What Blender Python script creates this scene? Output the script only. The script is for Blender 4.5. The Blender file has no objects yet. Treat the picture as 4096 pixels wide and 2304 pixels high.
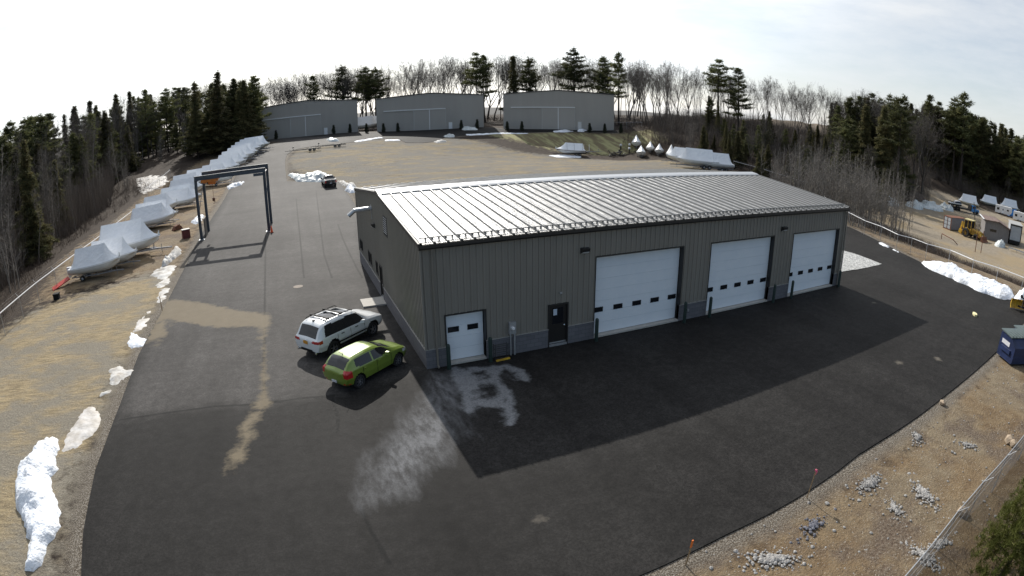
import bpy, bmesh, math, random
import numpy as np
from mathutils import Vector, Matrix, noise
from mathutils.geometry import delaunay_2d_cdt
R = math.radians
scn = bpy.context.scene
COL = scn.collection

# ------------------------------------------------------------------ camera, sky, sun, exposure
CAM = np.array([-5.44204, -22.93491, 11.39604])
YAW, PITCH, ROLL, FPX = R(22.8327), R(-17.9624), R(-0.6348), 2275.6
def cam_axes():
    cy, sy = math.cos(YAW), math.sin(YAW)
    fwd = np.array([sy*math.cos(PITCH), cy*math.cos(PITCH), math.sin(PITCH)])
    r0 = np.array([cy, -sy, 0.]); u0 = np.cross(r0, fwd)
    c, s = math.cos(ROLL), math.sin(ROLL)
    return c*r0+s*u0, -s*r0+c*u0, fwd
AX = cam_axes()
cd = bpy.data.cameras.new('camera'); cam = bpy.data.objects.new('camera', cd); COL.objects.link(cam)
cd.type = 'PANO'
holder = cd if hasattr(cd, 'panorama_type') else cd.cycles
holder.panorama_type = 'FISHEYE_EQUISOLID'
holder.fisheye_lens = FPX/4096*36.0
holder.fisheye_fov = R(180)
cd.sensor_fit = 'HORIZONTAL'; cd.sensor_width = 36.0; cd.clip_start = 0.1; cd.clip_end = 6000
m = Matrix.Identity(4)
for i in range(3):
    m[i][0], m[i][1], m[i][2], m[i][3] = AX[0][i], AX[1][i], -AX[2][i], CAM[i]
cam.matrix_world = m
scn.camera = cam

SUN_EL, SUN_AZ = R(34.6), R(4.0)              # azimuth measured from +Y towards +X
sd = bpy.data.lights.new('sun', 'SUN'); sd.energy = 4.6; sd.angle = R(0.55); sd.color = (1.0, 0.955, 0.88)
sun = bpy.data.objects.new('sun', sd); COL.objects.link(sun)
sdir = Vector((math.sin(SUN_AZ)*math.cos(SUN_EL), math.cos(SUN_AZ)*math.cos(SUN_EL), math.sin(SUN_EL)))
sun.rotation_euler = sdir.to_track_quat('Z', 'Y').to_euler(); sun.location = (0, 60, 80)
W = bpy.data.worlds.new('World'); scn.world = W; W.use_nodes = True
nt = W.node_tree; nt.nodes.clear()
def wn(t, **k):
    n = nt.nodes.new(t)
    for a, b in k.items(): setattr(n, a, b)
    return n
sky = wn('ShaderNodeTexSky', sky_type='NISHITA', sun_disc=False, sun_elevation=SUN_EL, sun_rotation=SUN_AZ, air_density=1.0, dust_density=1.2, ozone_density=1.0, altitude=100)
tc = wn('ShaderNodeTexCoord'); mp = wn('ShaderNodeMapping'); mp.inputs['Scale'].default_value = (1.0, 1.6, 6.0); mp.inputs['Rotation'].default_value = (0.1, 0.12, 0.5)
nz = wn('ShaderNodeTexNoise'); nz.inputs['Scale'].default_value = 2.2; nz.inputs['Detail'].default_value = 6; nz.inputs['Roughness'].default_value = 0.62
rp = wn('ShaderNodeMapRange'); rp.inputs['From Min'].default_value = 0.32; rp.inputs['From Max'].default_value = 0.68; rp.inputs['To Min'].default_value = 0.46; rp.inputs['To Max'].default_value = 0.92
# thin cloud is brightest round the sun, because it scatters the sunlight forward
dt = wn('ShaderNodeVectorMath', operation='DOT_PRODUCT'); dt.inputs[1].default_value = sdir
gl = wn('ShaderNodeMapRange', interpolation_type='SMOOTHSTEP'); gl.inputs['From Min'].default_value = 0.5; gl.inputs['From Max'].default_value = 0.9; gl.inputs['To Min'].default_value = 8.0; gl.inputs['To Max'].default_value = 14.0
cc = wn('ShaderNodeVectorMath', operation='SCALE'); cc.inputs[0].default_value = (0.935, 0.968, 1.0)
mx = wn('ShaderNodeMixRGB'); bg = wn('ShaderNodeBackground'); bg.inputs['Strength'].default_value = 0.1; wo = wn('ShaderNodeOutputWorld')
L = nt.links.new
L(tc.outputs['Generated'], mp.inputs['Vector']); L(mp.outputs[0], nz.inputs['Vector']); L(nz.outputs['Fac'], rp.inputs['Value'])
L(tc.outputs['Generated'], dt.inputs[0]); L(dt.outputs['Value'], gl.inputs['Value']); L(gl.outputs[0], cc.inputs['Scale'])
# the thin cloud lies on the sun's side; the opposite half of the sky is clear
cv = wn('ShaderNodeMapRange', interpolation_type='SMOOTHSTEP'); cv.inputs['From Min'].default_value = -0.25; cv.inputs['From Max'].default_value = 0.42; cm = wn('ShaderNodeMath', operation='MULTIPLY')
L(dt.outputs['Value'], cv.inputs['Value']); L(cv.outputs[0], cm.inputs[0]); L(rp.outputs[0], cm.inputs[1])
L(cm.outputs[0], mx.inputs['Fac']); L(sky.outputs[0], mx.inputs['Color1']); L(cc.outputs[0], mx.inputs['Color2'])
L(mx.outputs[0], bg.inputs['Color']); L(bg.outputs[0], wo.inputs[0])
scn.view_settings.view_transform = 'Standard'; scn.view_settings.look = 'None'
scn.view_settings.exposure = 0.2; scn.view_settings.gamma = 1.0
scn.cycles.max_bounces = 6; scn.cycles.transparent_max_bounces = 16

# ------------------------------------------------------------------ materials
def mat(name, c1, c2=None, scale=4.0, rough=0.6, metal=0.0, bump=0.0, bscale=None, spec=0.5, coord='Object', stretch=(1,1,1), detail=5, lo=0.35, hi=0.65, coat=0.0, aniso=None, rnd=0.0, trans=0.0, mottle=None):
    M_ = bpy.data.materials.new(name); M_.use_nodes = True
    t = M_.node_tree; b = t.nodes['Principled BSDF']; ln = t.links.new
    b.inputs['Roughness'].default_value = rough; b.inputs['Metallic'].default_value = metal
    b.inputs['Specular IOR Level'].default_value = spec
    if coat: b.inputs['Coat Weight'].default_value = coat; b.inputs['Coat Roughness'].default_value = 0.06
    if trans: b.inputs['Transmission Weight'].default_value = trans
    c = t.nodes.new('ShaderNodeTexCoord'); mpn = t.nodes.new('ShaderNodeMapping'); mpn.inputs['Scale'].default_value = stretch
    ln(c.outputs[coord], mpn.inputs['Vector'])
    b.inputs['Base Color'].default_value = (*c1, 1)
    col = None
    if c2 is not None:
        n = t.nodes.new('ShaderNodeTexNoise'); n.inputs['Scale'].default_value = scale; n.inputs['Detail'].default_value = detail; n.inputs['Roughness'].default_value = 0.65
        ln(mpn.outputs[0], n.inputs['Vector'])
        r_ = t.nodes.new('ShaderNodeMapRange'); r_.inputs['From Min'].default_value = lo; r_.inputs['From Max'].default_value = hi
        ln(n.outputs['Fac'], r_.inputs['Value'])
        mxn = t.nodes.new('ShaderNodeMixRGB'); mxn.inputs['Color1'].default_value = (*c1, 1); mxn.inputs['Color2'].default_value = (*c2, 1)
        ln(r_.outputs[0], mxn.inputs['Fac']); col = mxn.outputs[0]
    if mottle is not None:                        # (scale, amount): a second, larger variation of the surface
        n2 = t.nodes.new('ShaderNodeTexNoise'); n2.inputs['Scale'].default_value = mottle[0]; n2.inputs['Detail'].default_value = 3
        ln(mpn.outputs[0], n2.inputs['Vector'])
        r2 = t.nodes.new('ShaderNodeMapRange'); r2.inputs['From Min'].default_value = 0.3; r2.inputs['From Max'].default_value = 0.7; r2.inputs['To Min'].default_value = 1-mottle[1]; r2.inputs['To Max'].default_value = 1+mottle[1]
        ln(n2.outputs['Fac'], r2.inputs['Value'])
        v = t.nodes.new('ShaderNodeVectorMath'); v.operation = 'SCALE'
        if col is None: v.inputs[0].default_value = c1
        else: ln(col, v.inputs[0])
        ln(r2.outputs[0], v.inputs['Scale']); col = v.outputs[0]
    if rnd:
        oi = t.nodes.new('ShaderNodeObjectInfo'); r3 = t.nodes.new('ShaderNodeMapRange'); r3.inputs['To Min'].default_value = 1-rnd; r3.inputs['To Max'].default_value = 1+rnd
        ln(oi.outputs['Random'], r3.inputs['Value']); v = t.nodes.new('ShaderNodeVectorMath'); v.operation = 'SCALE'
        if col is None: v.inputs[0].default_value = c1
        else: ln(col, v.inputs[0])
        ln(r3.outputs[0], v.inputs['Scale']); col = v.outputs[0]
    if col is not None: ln(col, b.inputs['Base Color'])
    if bump:
        n = t.nodes.new('ShaderNodeTexNoise'); n.inputs['Scale'].default_value = bscale or scale*4; n.inputs['Detail'].default_value = 6
        ln(mpn.outputs[0], n.inputs['Vector']); bp = t.nodes.new('ShaderNodeBump'); bp.inputs['Strength'].default_value = 1.0; bp.inputs['Distance'].default_value = bump
        ln(n.outputs['Fac'], bp.inputs['Height']); ln(bp.outputs[0], b.inputs['Normal'])
    return M_

MT = {}
MT['siding'] = mat('tan_metal_siding', (.228,.208,.178), (.250,.229,.196), 1.2, .42, 0, spec=.45, stretch=(1,1,.15))
MT['shed_siding'] = mat('grey_metal_siding', (.36,.335,.305), (.385,.36,.328), .35, .5, 0, spec=.4, stretch=(1,1,.1))
MT['bronze'] = mat('dark_bronze_trim', (.022,.020,.019), (.028,.026,.025), 6, .45)
MT['door_white'] = mat('white_door_panel', (.76,.80,.84), (.80,.83,.86), 2, .5, spec=.4)
MT['glass_dark'] = mat('dark_glass', (.012,.013,.016), rough=.06, spec=.6)
MT['concrete'] = mat('concrete', (.40,.38,.34), (.48,.45,.41), 6, .85, bump=.01)
MT['fence_wire'] = mat('fence_wire', (.27,.27,.27), rough=.6)
MT['galv'] = mat('galvanised_metal', (.55,.56,.57), (.42,.43,.45), 14, .45, .7)
MT['white_metal'] = mat('white_painted_metal', (.75,.75,.76), (.68,.68,.68), 5, .4)
MT['black'] = mat('black_plastic', (.012,.012,.013), (.018,.018,.019), 9, .75, spec=.2)
MT['rubber'] = mat('tyre_rubber', (.016,.016,.017), (.025,.024,.023), 12, .85)
MT['chrome'] = mat('bright_metal', (.75,.75,.76), rough=.22, metal=1.0)
MT['alloy'] = mat('alloy_rim', (.50,.50,.52), (.42,.42,.44), 20, .32, .85)
MT['bollard'] = mat('dark_green_paint', (.010,.026,.022), (.014,.032,.027), 8, .5)
MT['steel_blue'] = mat('slate_blue_paint', (.050,.062,.080), (.065,.078,.095), 3, .5, mottle=(.6,.2))
MT['orange'] = mat('orange_paint', (.55,.17,.015), (.42,.12,.015), 5, .5)
MT['cone_orange'] = mat('traffic_cone_orange', (.75,.10,.02), rough=.6)
MT['red'] = mat('red_paint', (.50,.035,.02), (.38,.03,.02), 5, .55)
MT['rust'] = mat('rusty_steel', (.20,.075,.035), (.10,.045,.03), 5, .85, bump=.01)
MT['redbox'] = mat('dark_red_paint', (.13,.025,.022), (.09,.02,.02), 4, .6)
MT['boxtop'] = mat('pale_lid', (.6,.57,.52), (.5,.47,.43), 4, .7)
MT['tail_red'] = mat('red_lamp_lens', (.42,.012,.015), rough=.12, coat=.6)
MT['lamp_clear'] = mat('clear_lamp_lens', (.75,.75,.75), rough=.1, coat=.5)
MT['plate_orange'] = mat('orange_plate', (.65,.33,.03), (.55,.22,.02), 30, .5)
MT['plate_white'] = mat('white_plate', (.65,.66,.68), (.5,.5,.55), 40, .5)
MT['car_white'] = mat('white_car_paint', (.70,.72,.73), rough=.28, coat=1.0, mottle=(.9,.03))
MT['car_green'] = mat('lime_green_car_paint', (.165,.238,.030), (.178,.255,.034), 1.2, .3, 0.15, coat=1.0)
MT['car_black'] = mat('black_car_paint', (.010,.010,.012), rough=.25, coat=1.0)
MT['car_blue'] = mat('bright_blue_paint', (.02,.22,.55), (.02,.18,.46), 2, .4, coat=.5)
MT['dumpster'] = mat('navy_blue_steel', (.010,.022,.080), (.007,.016,.055), 3, .5, mottle=(1.2,.3))
MT['dump_lid'] = mat('grey_green_plastic_lid', (.10,.13,.13), (.075,.10,.10), 3, .6)
MT['yellow'] = mat('worn_yellow_paint', (.62,.40,.03), (.40,.22,.03), 3, .55, mottle=(1.1,.25))
MT['hay_yellow'] = mat('rusty_yellow_paint', (.50,.33,.035), (.22,.11,.03), 2.4, .7, mottle=(.7,.3))
MT['wrap'] = mat('white_shrink_wrap', (.88,.89,.90), (.80,.82,.85), 1.3, .36, spec=.5, bump=.07, bscale=1.6)
MT['hull'] = mat('white_gelcoat_hull', (.76,.77,.75), (.68,.69,.67), 1.1, .3)
MT['hull_tan'] = mat('cream_gelcoat_hull', (.60,.56,.44), (.52,.48,.38), 1.1, .35)
MT['stripe'] = mat('maroon_stripe', (.09,.012,.02), rough=.3)
MT['trailer'] = mat('trailer_galvanised_frame', (.30,.31,.33), (.22,.22,.24), 4, .5, .4)
MT['trailer_black'] = mat('trailer_black_frame', (.02,.02,.022), (.04,.035,.03), 4, .6)
MT['wood_grey'] = mat('weathered_grey_boards', (.22,.205,.20), (.15,.14,.135), 1.5, .8, stretch=(6,6,.6), bump=.01)
MT['rust_roof'] = mat('rusted_roof_sheet', (.13,.075,.06), (.20,.15,.13), .8, .75, stretch=(3,1,1))
MT['grey_box'] = mat('grey_painted_box', (.36,.39,.42), (.30,.33,.36), 1.0, .6)
MT['container'] = mat('grey_container_paint', (.20,.21,.24), (.15,.155,.18), 1.2, .6)
MT['wood'] = mat('bare_wood', (.32,.22,.12), (.25,.17,.09), 8, .75)
MT['flag_pink'] = mat('pink_ribbon', (.75,.12,.25), rough=.6)
MT['flag_orange'] = mat('orange_stake_paint', (.75,.18,.03), rough=.6)
MT['snow'] = mat('old_snow', (.77,.80,.85), (.44,.42,.39), 1.5, .6, spec=.25, bump=.12, bscale=4.5, mottle=(.45,.10), lo=.50, hi=.78, detail=9)
MT['snow_dirty'] = mat('dirty_snow', (.56,.55,.53), (.33,.295,.25), 1.6, .7, spec=.2, bump=.06, bscale=5, lo=.42, hi=.7)
MT['snow_pale'] = mat('thin_grey_ice', (.56,.54,.52), (.34,.30,.25), 1.1, .6, spec=.3, bump=.04, bscale=5, lo=.4, hi=.7)
MT['plastic_heap'] = mat('crumpled_white_plastic', (.62,.66,.66), (.40,.43,.43), .8, .45, bump=.25, bscale=1.6)
MT['rock'] = mat('pale_rock', (.36,.28,.20), (.28,.22,.16), 3, .85, bump=.03)
MT['gravel'] = mat('crushed_grey_stone', (.36,.35,.335), (.19,.18,.17), 8, .9, rnd=.15)
MT['gravel_dark'] = mat('dark_slate_stone', (.15,.155,.18), (.10,.10,.12), 8, .9)
MT['bark'] = mat('grey_brown_bark', (.115,.10,.088), (.07,.06,.052), 3, .9, rnd=.25)
MT['bark_pale'] = mat('pale_grey_bark', (.22,.20,.175), (.14,.125,.11), 2.5, .9, rnd=.25)
MT['pine_bark'] = mat('dark_pine_bark', (.055,.042,.034), (.035,.028,.024), 3, .9)
MT['needles'] = mat('dark_pine_needles', (.070,.084,.036), (.125,.122,.050), .8, .75, spec=.25, rnd=.35)
MT['needles_hem'] = mat('hemlock_needles', (.062,.070,.032), (.130,.112,.052), .6, .8, spec=.2, rnd=.4)
MT['needles_near'] = mat('yellow_green_needles', (.085,.105,.022), (.12,.12,.03), 1.2, .7, spec=.25)
MT['arbor'] = mat('arborvitae_foliage', (.020,.026,.012), (.032,.036,.018), 2, .85)
MT['thicket'] = mat('grey_brown_thicket', (.105,.085,.070), (.15,.122,.10), .25, .9)
MT['brush'] = mat('brown_brush', (.060,.041,.031), (.100,.072,.052), .25, .9)
MT['straw'] = mat('dry_straw', (.34,.26,.13), (.24,.18,.10), .4, .9)

for k_, f_ in (('needles', .35), ('needles_hem', .35), ('needles_near', .25)):      # needles let some light through
    t = MT[k_].node_tree; b = t.nodes['Principled BSDF']; o_ = t.nodes['Material Output']; tr_ = t.nodes.new('ShaderNodeBsdfTranslucent'); ms = t.nodes.new('ShaderNodeMixShader'); ms.inputs[0].default_value = f_
    t.links.new(b.inputs['Base Color'].links[0].from_socket, tr_.inputs['Color']); t.links.new(b.outputs[0], ms.inputs[1]); t.links.new(tr_.outputs[0], ms.inputs[2]); t.links.new(ms.outputs[0], o_.inputs['Surface'])
# ------------------------------------------------------------------ mesh helpers
class MB:
    def __init__(s): s.v = []; s.f = []
    def add(s, vs, fs):
        o = len(s.v); s.v.extend([tuple(v) for v in vs]); s.f.extend([tuple(i+o for i in f) for f in fs]); return s
    def box(s, x0, y0, z0, x1, y1, z1):
        return s.add([(x0,y0,z0),(x1,y0,z0),(x1,y1,z0),(x0,y1,z0),(x0,y0,z1),(x1,y0,z1),(x1,y1,z1),(x0,y1,z1)],
                     [(0,3,2,1),(4,5,6,7),(0,1,5,4),(1,2,6,5),(2,3,7,6),(3,0,4,7)])
    def beam(s, a, b, w, h=None, up=(0,0,1)):
        a, b = Vector(a), Vector(b); h = h or w; d = (b-a).normalized(); u = Vector(up)
        if abs(d.dot(u)) > .98: u = Vector((0,1,0))
        sd_ = d.cross(u).normalized()*w/2; u = sd_.cross(d).normalized()*h/2
        vs = [a-sd_-u, a+sd_-u, a+sd_+u, a-sd_+u, b-sd_-u, b+sd_-u, b+sd_+u, b-sd_+u]
        return s.add(vs, [(0,3,2,1),(4,5,6,7),(0,1,5,4),(1,2,6,5),(2,3,7,6),(3,0,4,7)])
    def tube(s, pts, r, n=8, cap=True):
        pts = [Vector(p) for p in pts]; rs = r if hasattr(r, '__len__') else [r]*len(pts); vs = []; fs = []
        for i, p in enumerate(pts):
            d = ((pts[min(i+1, len(pts)-1)]-pts[max(i-1, 0)])).normalized()
            u = Vector((0,0,1)) if abs(d.z) < .95 else Vector((1,0,0))
            a = d.cross(u).normalized(); b = a.cross(d)
            for k in range(n):
                t_ = 2*math.pi*k/n; vs.append(p+(a*math.cos(t_)+b*math.sin(t_))*rs[i])
        for i in range(len(pts)-1):
            for k in range(n):
                fs.append((i*n+k, i*n+(k+1)%n, (i+1)*n+(k+1)%n, (i+1)*n+k))
        if cap: fs += [tuple(range(n))[::-1], tuple(range((len(pts)-1)*n, len(pts)*n))]
        return s.add(vs, fs)
    def lathe(s, prof, c=(0,0,0), n=20, axis='z'):
        vs = []; fs = []; N = len(prof)
        for k in range(n):
            t_ = 2*math.pi*k/n; cs, sn = math.cos(t_), math.sin(t_)
            for (r_, z_) in prof:
                p = {'z': (r_*cs, r_*sn, z_), 'y': (r_*cs, z_, r_*sn), 'x': (z_, r_*cs, r_*sn)}[axis]
                vs.append((p[0]+c[0], p[1]+c[1], p[2]+c[2]))
        for k in range(n):
            for i in range(N-1):
                a, b = k*N+i, ((k+1) % n)*N+i
                fs.append((a, b, b+1, a+1))
        return s.add(vs, fs)
    def prism(s, poly, z0, z1, plane='xy'):
        """poly in plane coordinates, extruded between z0 and z1 along the third axis"""
        n = len(poly)
        def T(p, z):
            return {'xy': (p[0], p[1], z), 'xz': (p[0], z, p[1]), 'yz': (z, p[0], p[1])}[plane]
        vs = [T(p, z0) for p in poly]+[T(p, z1) for p in poly]
        fs = [tuple(range(n))[::-1], tuple(range(n, 2*n))]+[(i, (i+1) % n, n+(i+1) % n, n+i) for i in range(n)]
        return s.add(vs, fs)
    def grid(s, rows, close=False):
        nr, nc = len(rows), len(rows[0]); vs = [p for r_ in rows for p in r_]; fs = []
        for i in range(nr-1):
            for j in range(nc-1 if not close else nc):
                fs.append((i*nc+j, i*nc+(j+1) % nc, (i+1)*nc+(j+1) % nc, (i+1)*nc+j))
        return s.add(vs, fs)
    def build(s, name, m_, parent=None, smooth=False, fix=True):
        me = bpy.data.meshes.new(name); me.from_pydata([tuple(map(float, v)) for v in s.v], [], s.f)
        if fix:
            b = bmesh.new(); b.from_mesh(me); bmesh.ops.recalc_face_normals(b, faces=b.faces); b.to_mesh(me); b.free()
        if smooth: me.polygons.foreach_set('use_smooth', [True]*len(me.polygons))
        me.materials.append(MT[m_] if isinstance(m_, str) else m_); me.update()
        o = bpy.data.objects.new(name, me); COL.objects.link(o)
        if parent is not None: o.parent = parent
        return o

def tag(o, label=None, cat=None, group=None, kind=None):
    if label: o['label'] = label
    if cat: o['category'] = cat
    if group: o['group'] = group
    if kind: o['kind'] = kind
    return o
def empty(name, loc=(0,0,0), rz=0.0, label=None, cat=None, group=None, scale=1.0):
    o = bpy.data.objects.new(name, None); COL.objects.link(o); o.location = loc; o.rotation_euler = (0,0,rz); o.empty_display_size = .3
    o.scale = (scale,)*3 if not hasattr(scale, '__len__') else scale
    return tag(o, label, cat, group)
def copy_tree(o, parent=None):
    c = o.copy(); COL.objects.link(c)
    if parent is not None: c.parent = parent
    for ch in [x for x in KIDS.get(o.name, kids(o))]: copy_tree(ch, c)
    return c
KIDS = {}
def kids(o): return list(o.children)

# ------------------------------------------------------------------ terrain
CP = [(-35,-30,0),(0,-40,0),(40,-40,0),(-15,-15,0),(10,-14,0),(30,-14,0),(45,-12,0),(-30,0,0),(-15,0,0),(48,0,0),(-30,20,0),(-15,20,0),(0,20,0),(15,20,0),(30,20,0),(46,20,0),
  (-15,36,.35),(-5,36,.35),(-30,40,.3),(-15,60,.75),(0,68,.85),(-31,60,.6),(-12,80,1.7),(-30,85,1.5),(-8,100,3.7),(-25,105,3.2),(-5,117,5.4),(-13,135,7.0),(16,134,6.8),(21,132,6.4),(50,123,6.15),(55,121,5.95),(82,106,5.8),(0,150,7.0),(50,150,6.6),(90,130,6.2),
  (20,45,.5),(20,65,.8),(40,45,.5),(12,90,2.7),(30,90,1.6),(7,110,4.7),(25,118,5.3),(42,100,1.9),(58,94,.9),(72,92,.9),(56,70,.9),(40,75,.9),(66,56,.9),(46,118,5.0),(64,112,5.3),(84,96,4.6),(72,72,1.2),
  (53,14,0),(50,0,0),(48,-12,0),(60,30,0.2),(62,10,-1.8),(60,-4,-1.7),(58,-16,-1.8),(76,8,-4),(74,-8,-4),(100,0,-4),(120,20,-4),(140,40,-4),(95,30,-4),(170,40,-4),(160,0,-4),(80,30,-3.2),(78,45,-1.5),(92,55,-1),
  (86,70,2.0),(95,85,5.0),(110,100,9.2),(125,115,10.2),(140,85,7.5),(150,70,5),(180,110,9),(180,180,10),(120,170,9),
  (-45,20,-1.0),(-60,40,-1.5),(-60,0,-1.5),(-55,80,-.5),(-90,60,-1.0),(-60,120,4),(-100,120,4),(-40,170,8),(-120,0,-1),(-120,-40,-1),(60,200,8),(0,220,8),(180,-40,-4),(-80,200,7),(60,-60,-1)]
CPa = np.array(CP, float)
def _U(r2): return np.where(r2 > 1e-9, r2*np.log(np.maximum(r2, 1e-9)), 0)
def _solve():
    n = len(CPa); X = CPa[:, :2]/100; K = _U(((X[:, None]-X[None])**2).sum(2))+np.eye(n)*2e-4
    Pm = np.c_[np.ones(n), X]; A = np.zeros((n+3, n+3)); A[:n, :n] = K; A[:n, n:] = Pm; A[n:, :n] = Pm.T
    return np.linalg.solve(A, np.r_[CPa[:, 2], np.zeros(3)])
TW = _solve()
def hh(x, y):
    x = np.atleast_1d(np.asarray(x, float)); y = np.atleast_1d(np.asarray(y, float)); X = CPa[:, :2]/100
    z = np.zeros_like(x)
    for s in range(0, len(x), 20000):
        a, b = x[s:s+20000]/100, y[s:s+20000]/100
        K = _U((a[:, None]-X[None, :, 0])**2+(b[:, None]-X[None, :, 1])**2)
        z[s:s+20000] = K@TW[:-3]+TW[-3]+TW[-2]*a+TW[-1]*b
    z = np.clip(z, -5.5, 12)
    # level lot round the main building
    dx = np.maximum(np.maximum(-18-x, x-47), 0); dy = np.maximum(np.maximum(-17-y, y-21), 0)
    k = np.clip(np.hypot(dx, dy)/12, 0, 1); z = z*k*k*(3-2*k)
    far = np.clip((np.hypot(x-20, y-60)-200)/180, 0, 1); z = z*(1-far)+2.0*far
    return z
def h(x, y): return float(hh(x, y)[0])
AO = 0.03                                          # asphalt surface above the terrain
def ray(u, v):
    x, y = u-2048., 1152.-v; r_ = math.hypot(x, y); th = 2*math.asin(r_/2/FPX)
    return (AX[0]*x/r_+AX[1]*y/r_)*math.sin(th)+AX[2]*math.cos(th)
def P(u, v, lift=0.0):
    """where the sight line of a point of the 4096 px survey photograph meets the terrain (plus lift)"""
    d = ray(u, v); t = 4.0
    prev = t
    while t < 700:
        X = CAM+d*t
        if X[2] < h(X[0], X[1])+lift: break
        prev = t; t *= 1.03
    a, b = prev, t
    for _ in range(24):
        c = (a+b)/2; X = CAM+d*c
        if X[2] < h(X[0], X[1])+lift: b = c
        else: a = c
    return CAM+d*b
def F(u, v, lift=0.0): return P(u*1.59006, v*1.59006, lift)
def AD(az, D):                                     # compass bearing from the camera's foot (degrees from +Y), distance
    return CAM[0]+D*math.sin(R(az)), CAM[1]+D*math.cos(R(az))
def polyP(pts, sc=1.0, ox=0.0, oy=0.0): return [tuple(P(ox+u*sc, oy+v*sc)[:2]) for u, v in pts]

def inpoly(x, y, poly):
    c = np.zeros(x.shape, bool); n = len(poly)
    for i in range(n):
        (x0, y0), (x1, y1) = poly[i], poly[(i+1) % n]
        if y0 == y1: continue
        c ^= ((y0 > y) != (y1 > y)) & (x < (x1-x0)*(y-y0)/(y1-y0)+x0)
    return c
def segdist(x, y, line, closed=False):
    d = np.full(x.shape, 1e9); n = len(line)
    for i in range(n if closed else n-1):
        (x0, y0), (x1, y1) = line[i], line[(i+1) % n]
        dx, dy = x1-x0, y1-y0; L2 = dx*dx+dy*dy+1e-12
        t = np.clip(((x-x0)*dx+(y-y0)*dy)/L2, 0, 1)
        d = np.minimum(d, np.hypot(x-x0-t*dx, y-y0-t*dy))
    return d
def sdf(x, y, poly):                               # positive inside
    d = segdist(x, y, poly, True); return np.where(inpoly(x, y, poly), d, -d)
def densify(poly, step, closed=True, jit=0.0, rng=None):
    out = []; n = len(poly)
    for i in range(n if closed else n-1):
        (x0, y0), (x1, y1) = poly[i], poly[(i+1) % n]; L_ = math.hypot(x1-x0, y1-y0); k = max(1, int(L_/step))
        for j in range(k):
            t = j/k; out.append((x0+(x1-x0)*t+(rng.gauss(0, jit) if rng and j else 0), y0+(y1-y0)*t+(rng.gauss(0, jit) if rng and j else 0)))
    if not closed: out.append(poly[-1])
    return out
def fill(poly, spacing, lines=(), jitter=.3, seed=1):
    """triangulated sheet over a polygon: returns vertex xy array and faces"""
    rng = random.Random(seed); xs = [p[0] for p in poly]; ys = [p[1] for p in poly]
    gx = np.arange(min(xs), max(xs), spacing); gy = np.arange(min(ys), max(ys), spacing); X, Y = np.meshgrid(gx, gy); X = X.ravel(); Y = Y.ravel()
    X = X+np.array([rng.uniform(-jitter, jitter)*spacing for _ in X]); Y = Y+np.array([rng.uniform(-jitter, jitter)*spacing for _ in Y])
    k = sdf(X, Y, poly) > spacing*.4; pts = [Vector((a, b)) for a, b in zip(X[k], Y[k])]
    vs = [Vector(p) for p in poly]; n = len(vs); edges = [(i, (i+1) % n) for i in range(n)]
    for ln_ in lines:
        s_ = len(vs); vs += [Vector(p) for p in ln_]; edges += [(s_+i, s_+i+1) for i in range(len(ln_)-1)]
    V, E_, Fc, *_ = delaunay_2d_cdt(vs+pts, edges, [], 0, 1e-4)
    V = np.array([(v.x, v.y) for v in V]); c = np.array([V[list(f)].mean(0) for f in Fc])
    keep = inpoly(c[:, 0], c[:, 1], poly)
    return V, [f for f, k_ in zip(Fc, keep) if k_]
def setattr_v(me, name, vals):
    a = me.attributes.new(name, 'FLOAT', 'POINT'); a.data.foreach_set('value', np.asarray(vals, np.float32))
def fbm(x, y, s, seed=0.0, oct_=4):
    return np.array([noise.fractal(Vector((a*s, b*s, seed)), .9, 2.0, oct_) for a, b in zip(x, y)])
# ------------------------------------------------------------------ ground and asphalt
AS = 1.59006
ASPH = [(3.0,-30),(0.5,-14.75),(4.7,-14.7),(8.3,-14.75),(12,-14.5),(17,-14.6),(22,-14.55),(26,-14.5),(30,-14.4),(34,-14.2),(39,-14),(47,-13.5),(45.5,-10.8),(43.6,-7.7),(45,-3.2),(46.7,.2),(48.2,3.6),(50.5,8),(53,12.6),(55.5,19),(56.5,24),(40,24),(30,24),(3.1,23)]
ASPH = [(0.5,-14.75)]+ASPH[2:]
_road_r = [tuple(P(u*AS, v*AS)[:2]) for u, v in [(897,522),(880,495),(862,468),(851,457),(800,457.5),(722,456.5),(718,430),(717,405),(722,390),(736,378),(770,371),(830,364),(880,359),(940,351),(1000,348),(1020,359),(1060,359.5),(1092,357),(1120,346),(1170,341),(1250,335.5),(1330,333.5),(1400,332.5),(1462,331)]]
_road_l = [tuple(P(u*AS, v*AS)[:2]) for u, v in [(633,400),(637,390),(648,379),(662,369),(690,361),(715,357)]]
SHED = []                                           # front wall of each hangar: left foot, right foot, from their feet in the survey photo
for (ul, vl, ur, vr, D_) in [(1021.5, 569.5, 1433, 532, 166), (1508, 533.3, 1936, 516.5, 163), (2014, 517.8, 2456, 522.5, 158.5)]:
    e = []
    for u, v in ((ul, vl), (ur, vr)):
        d = ray(u, v); k = D_/math.hypot(d[0], d[1]); e.append(CAM+d*k)
    SHED.append(e)
_fronts = []
for a, b in reversed(SHED):
    _fronts += [(b[0]+.5, b[1]-.3), (a[0]-.5, a[1]-.3)]
def _strip(poly): return poly
_left = [(-15.4,92),(-15.5,62),(-15.7,40),(-15.5,25),(-15.35,15),(-15.4,7),(-15.1,1),(-15,-4.5),(-14.6,-8.4),(-14.2,-10.6),(-13.6,-12.6),(-12.6,-15.5),(-11.5,-20),(-11,-30)]
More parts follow.
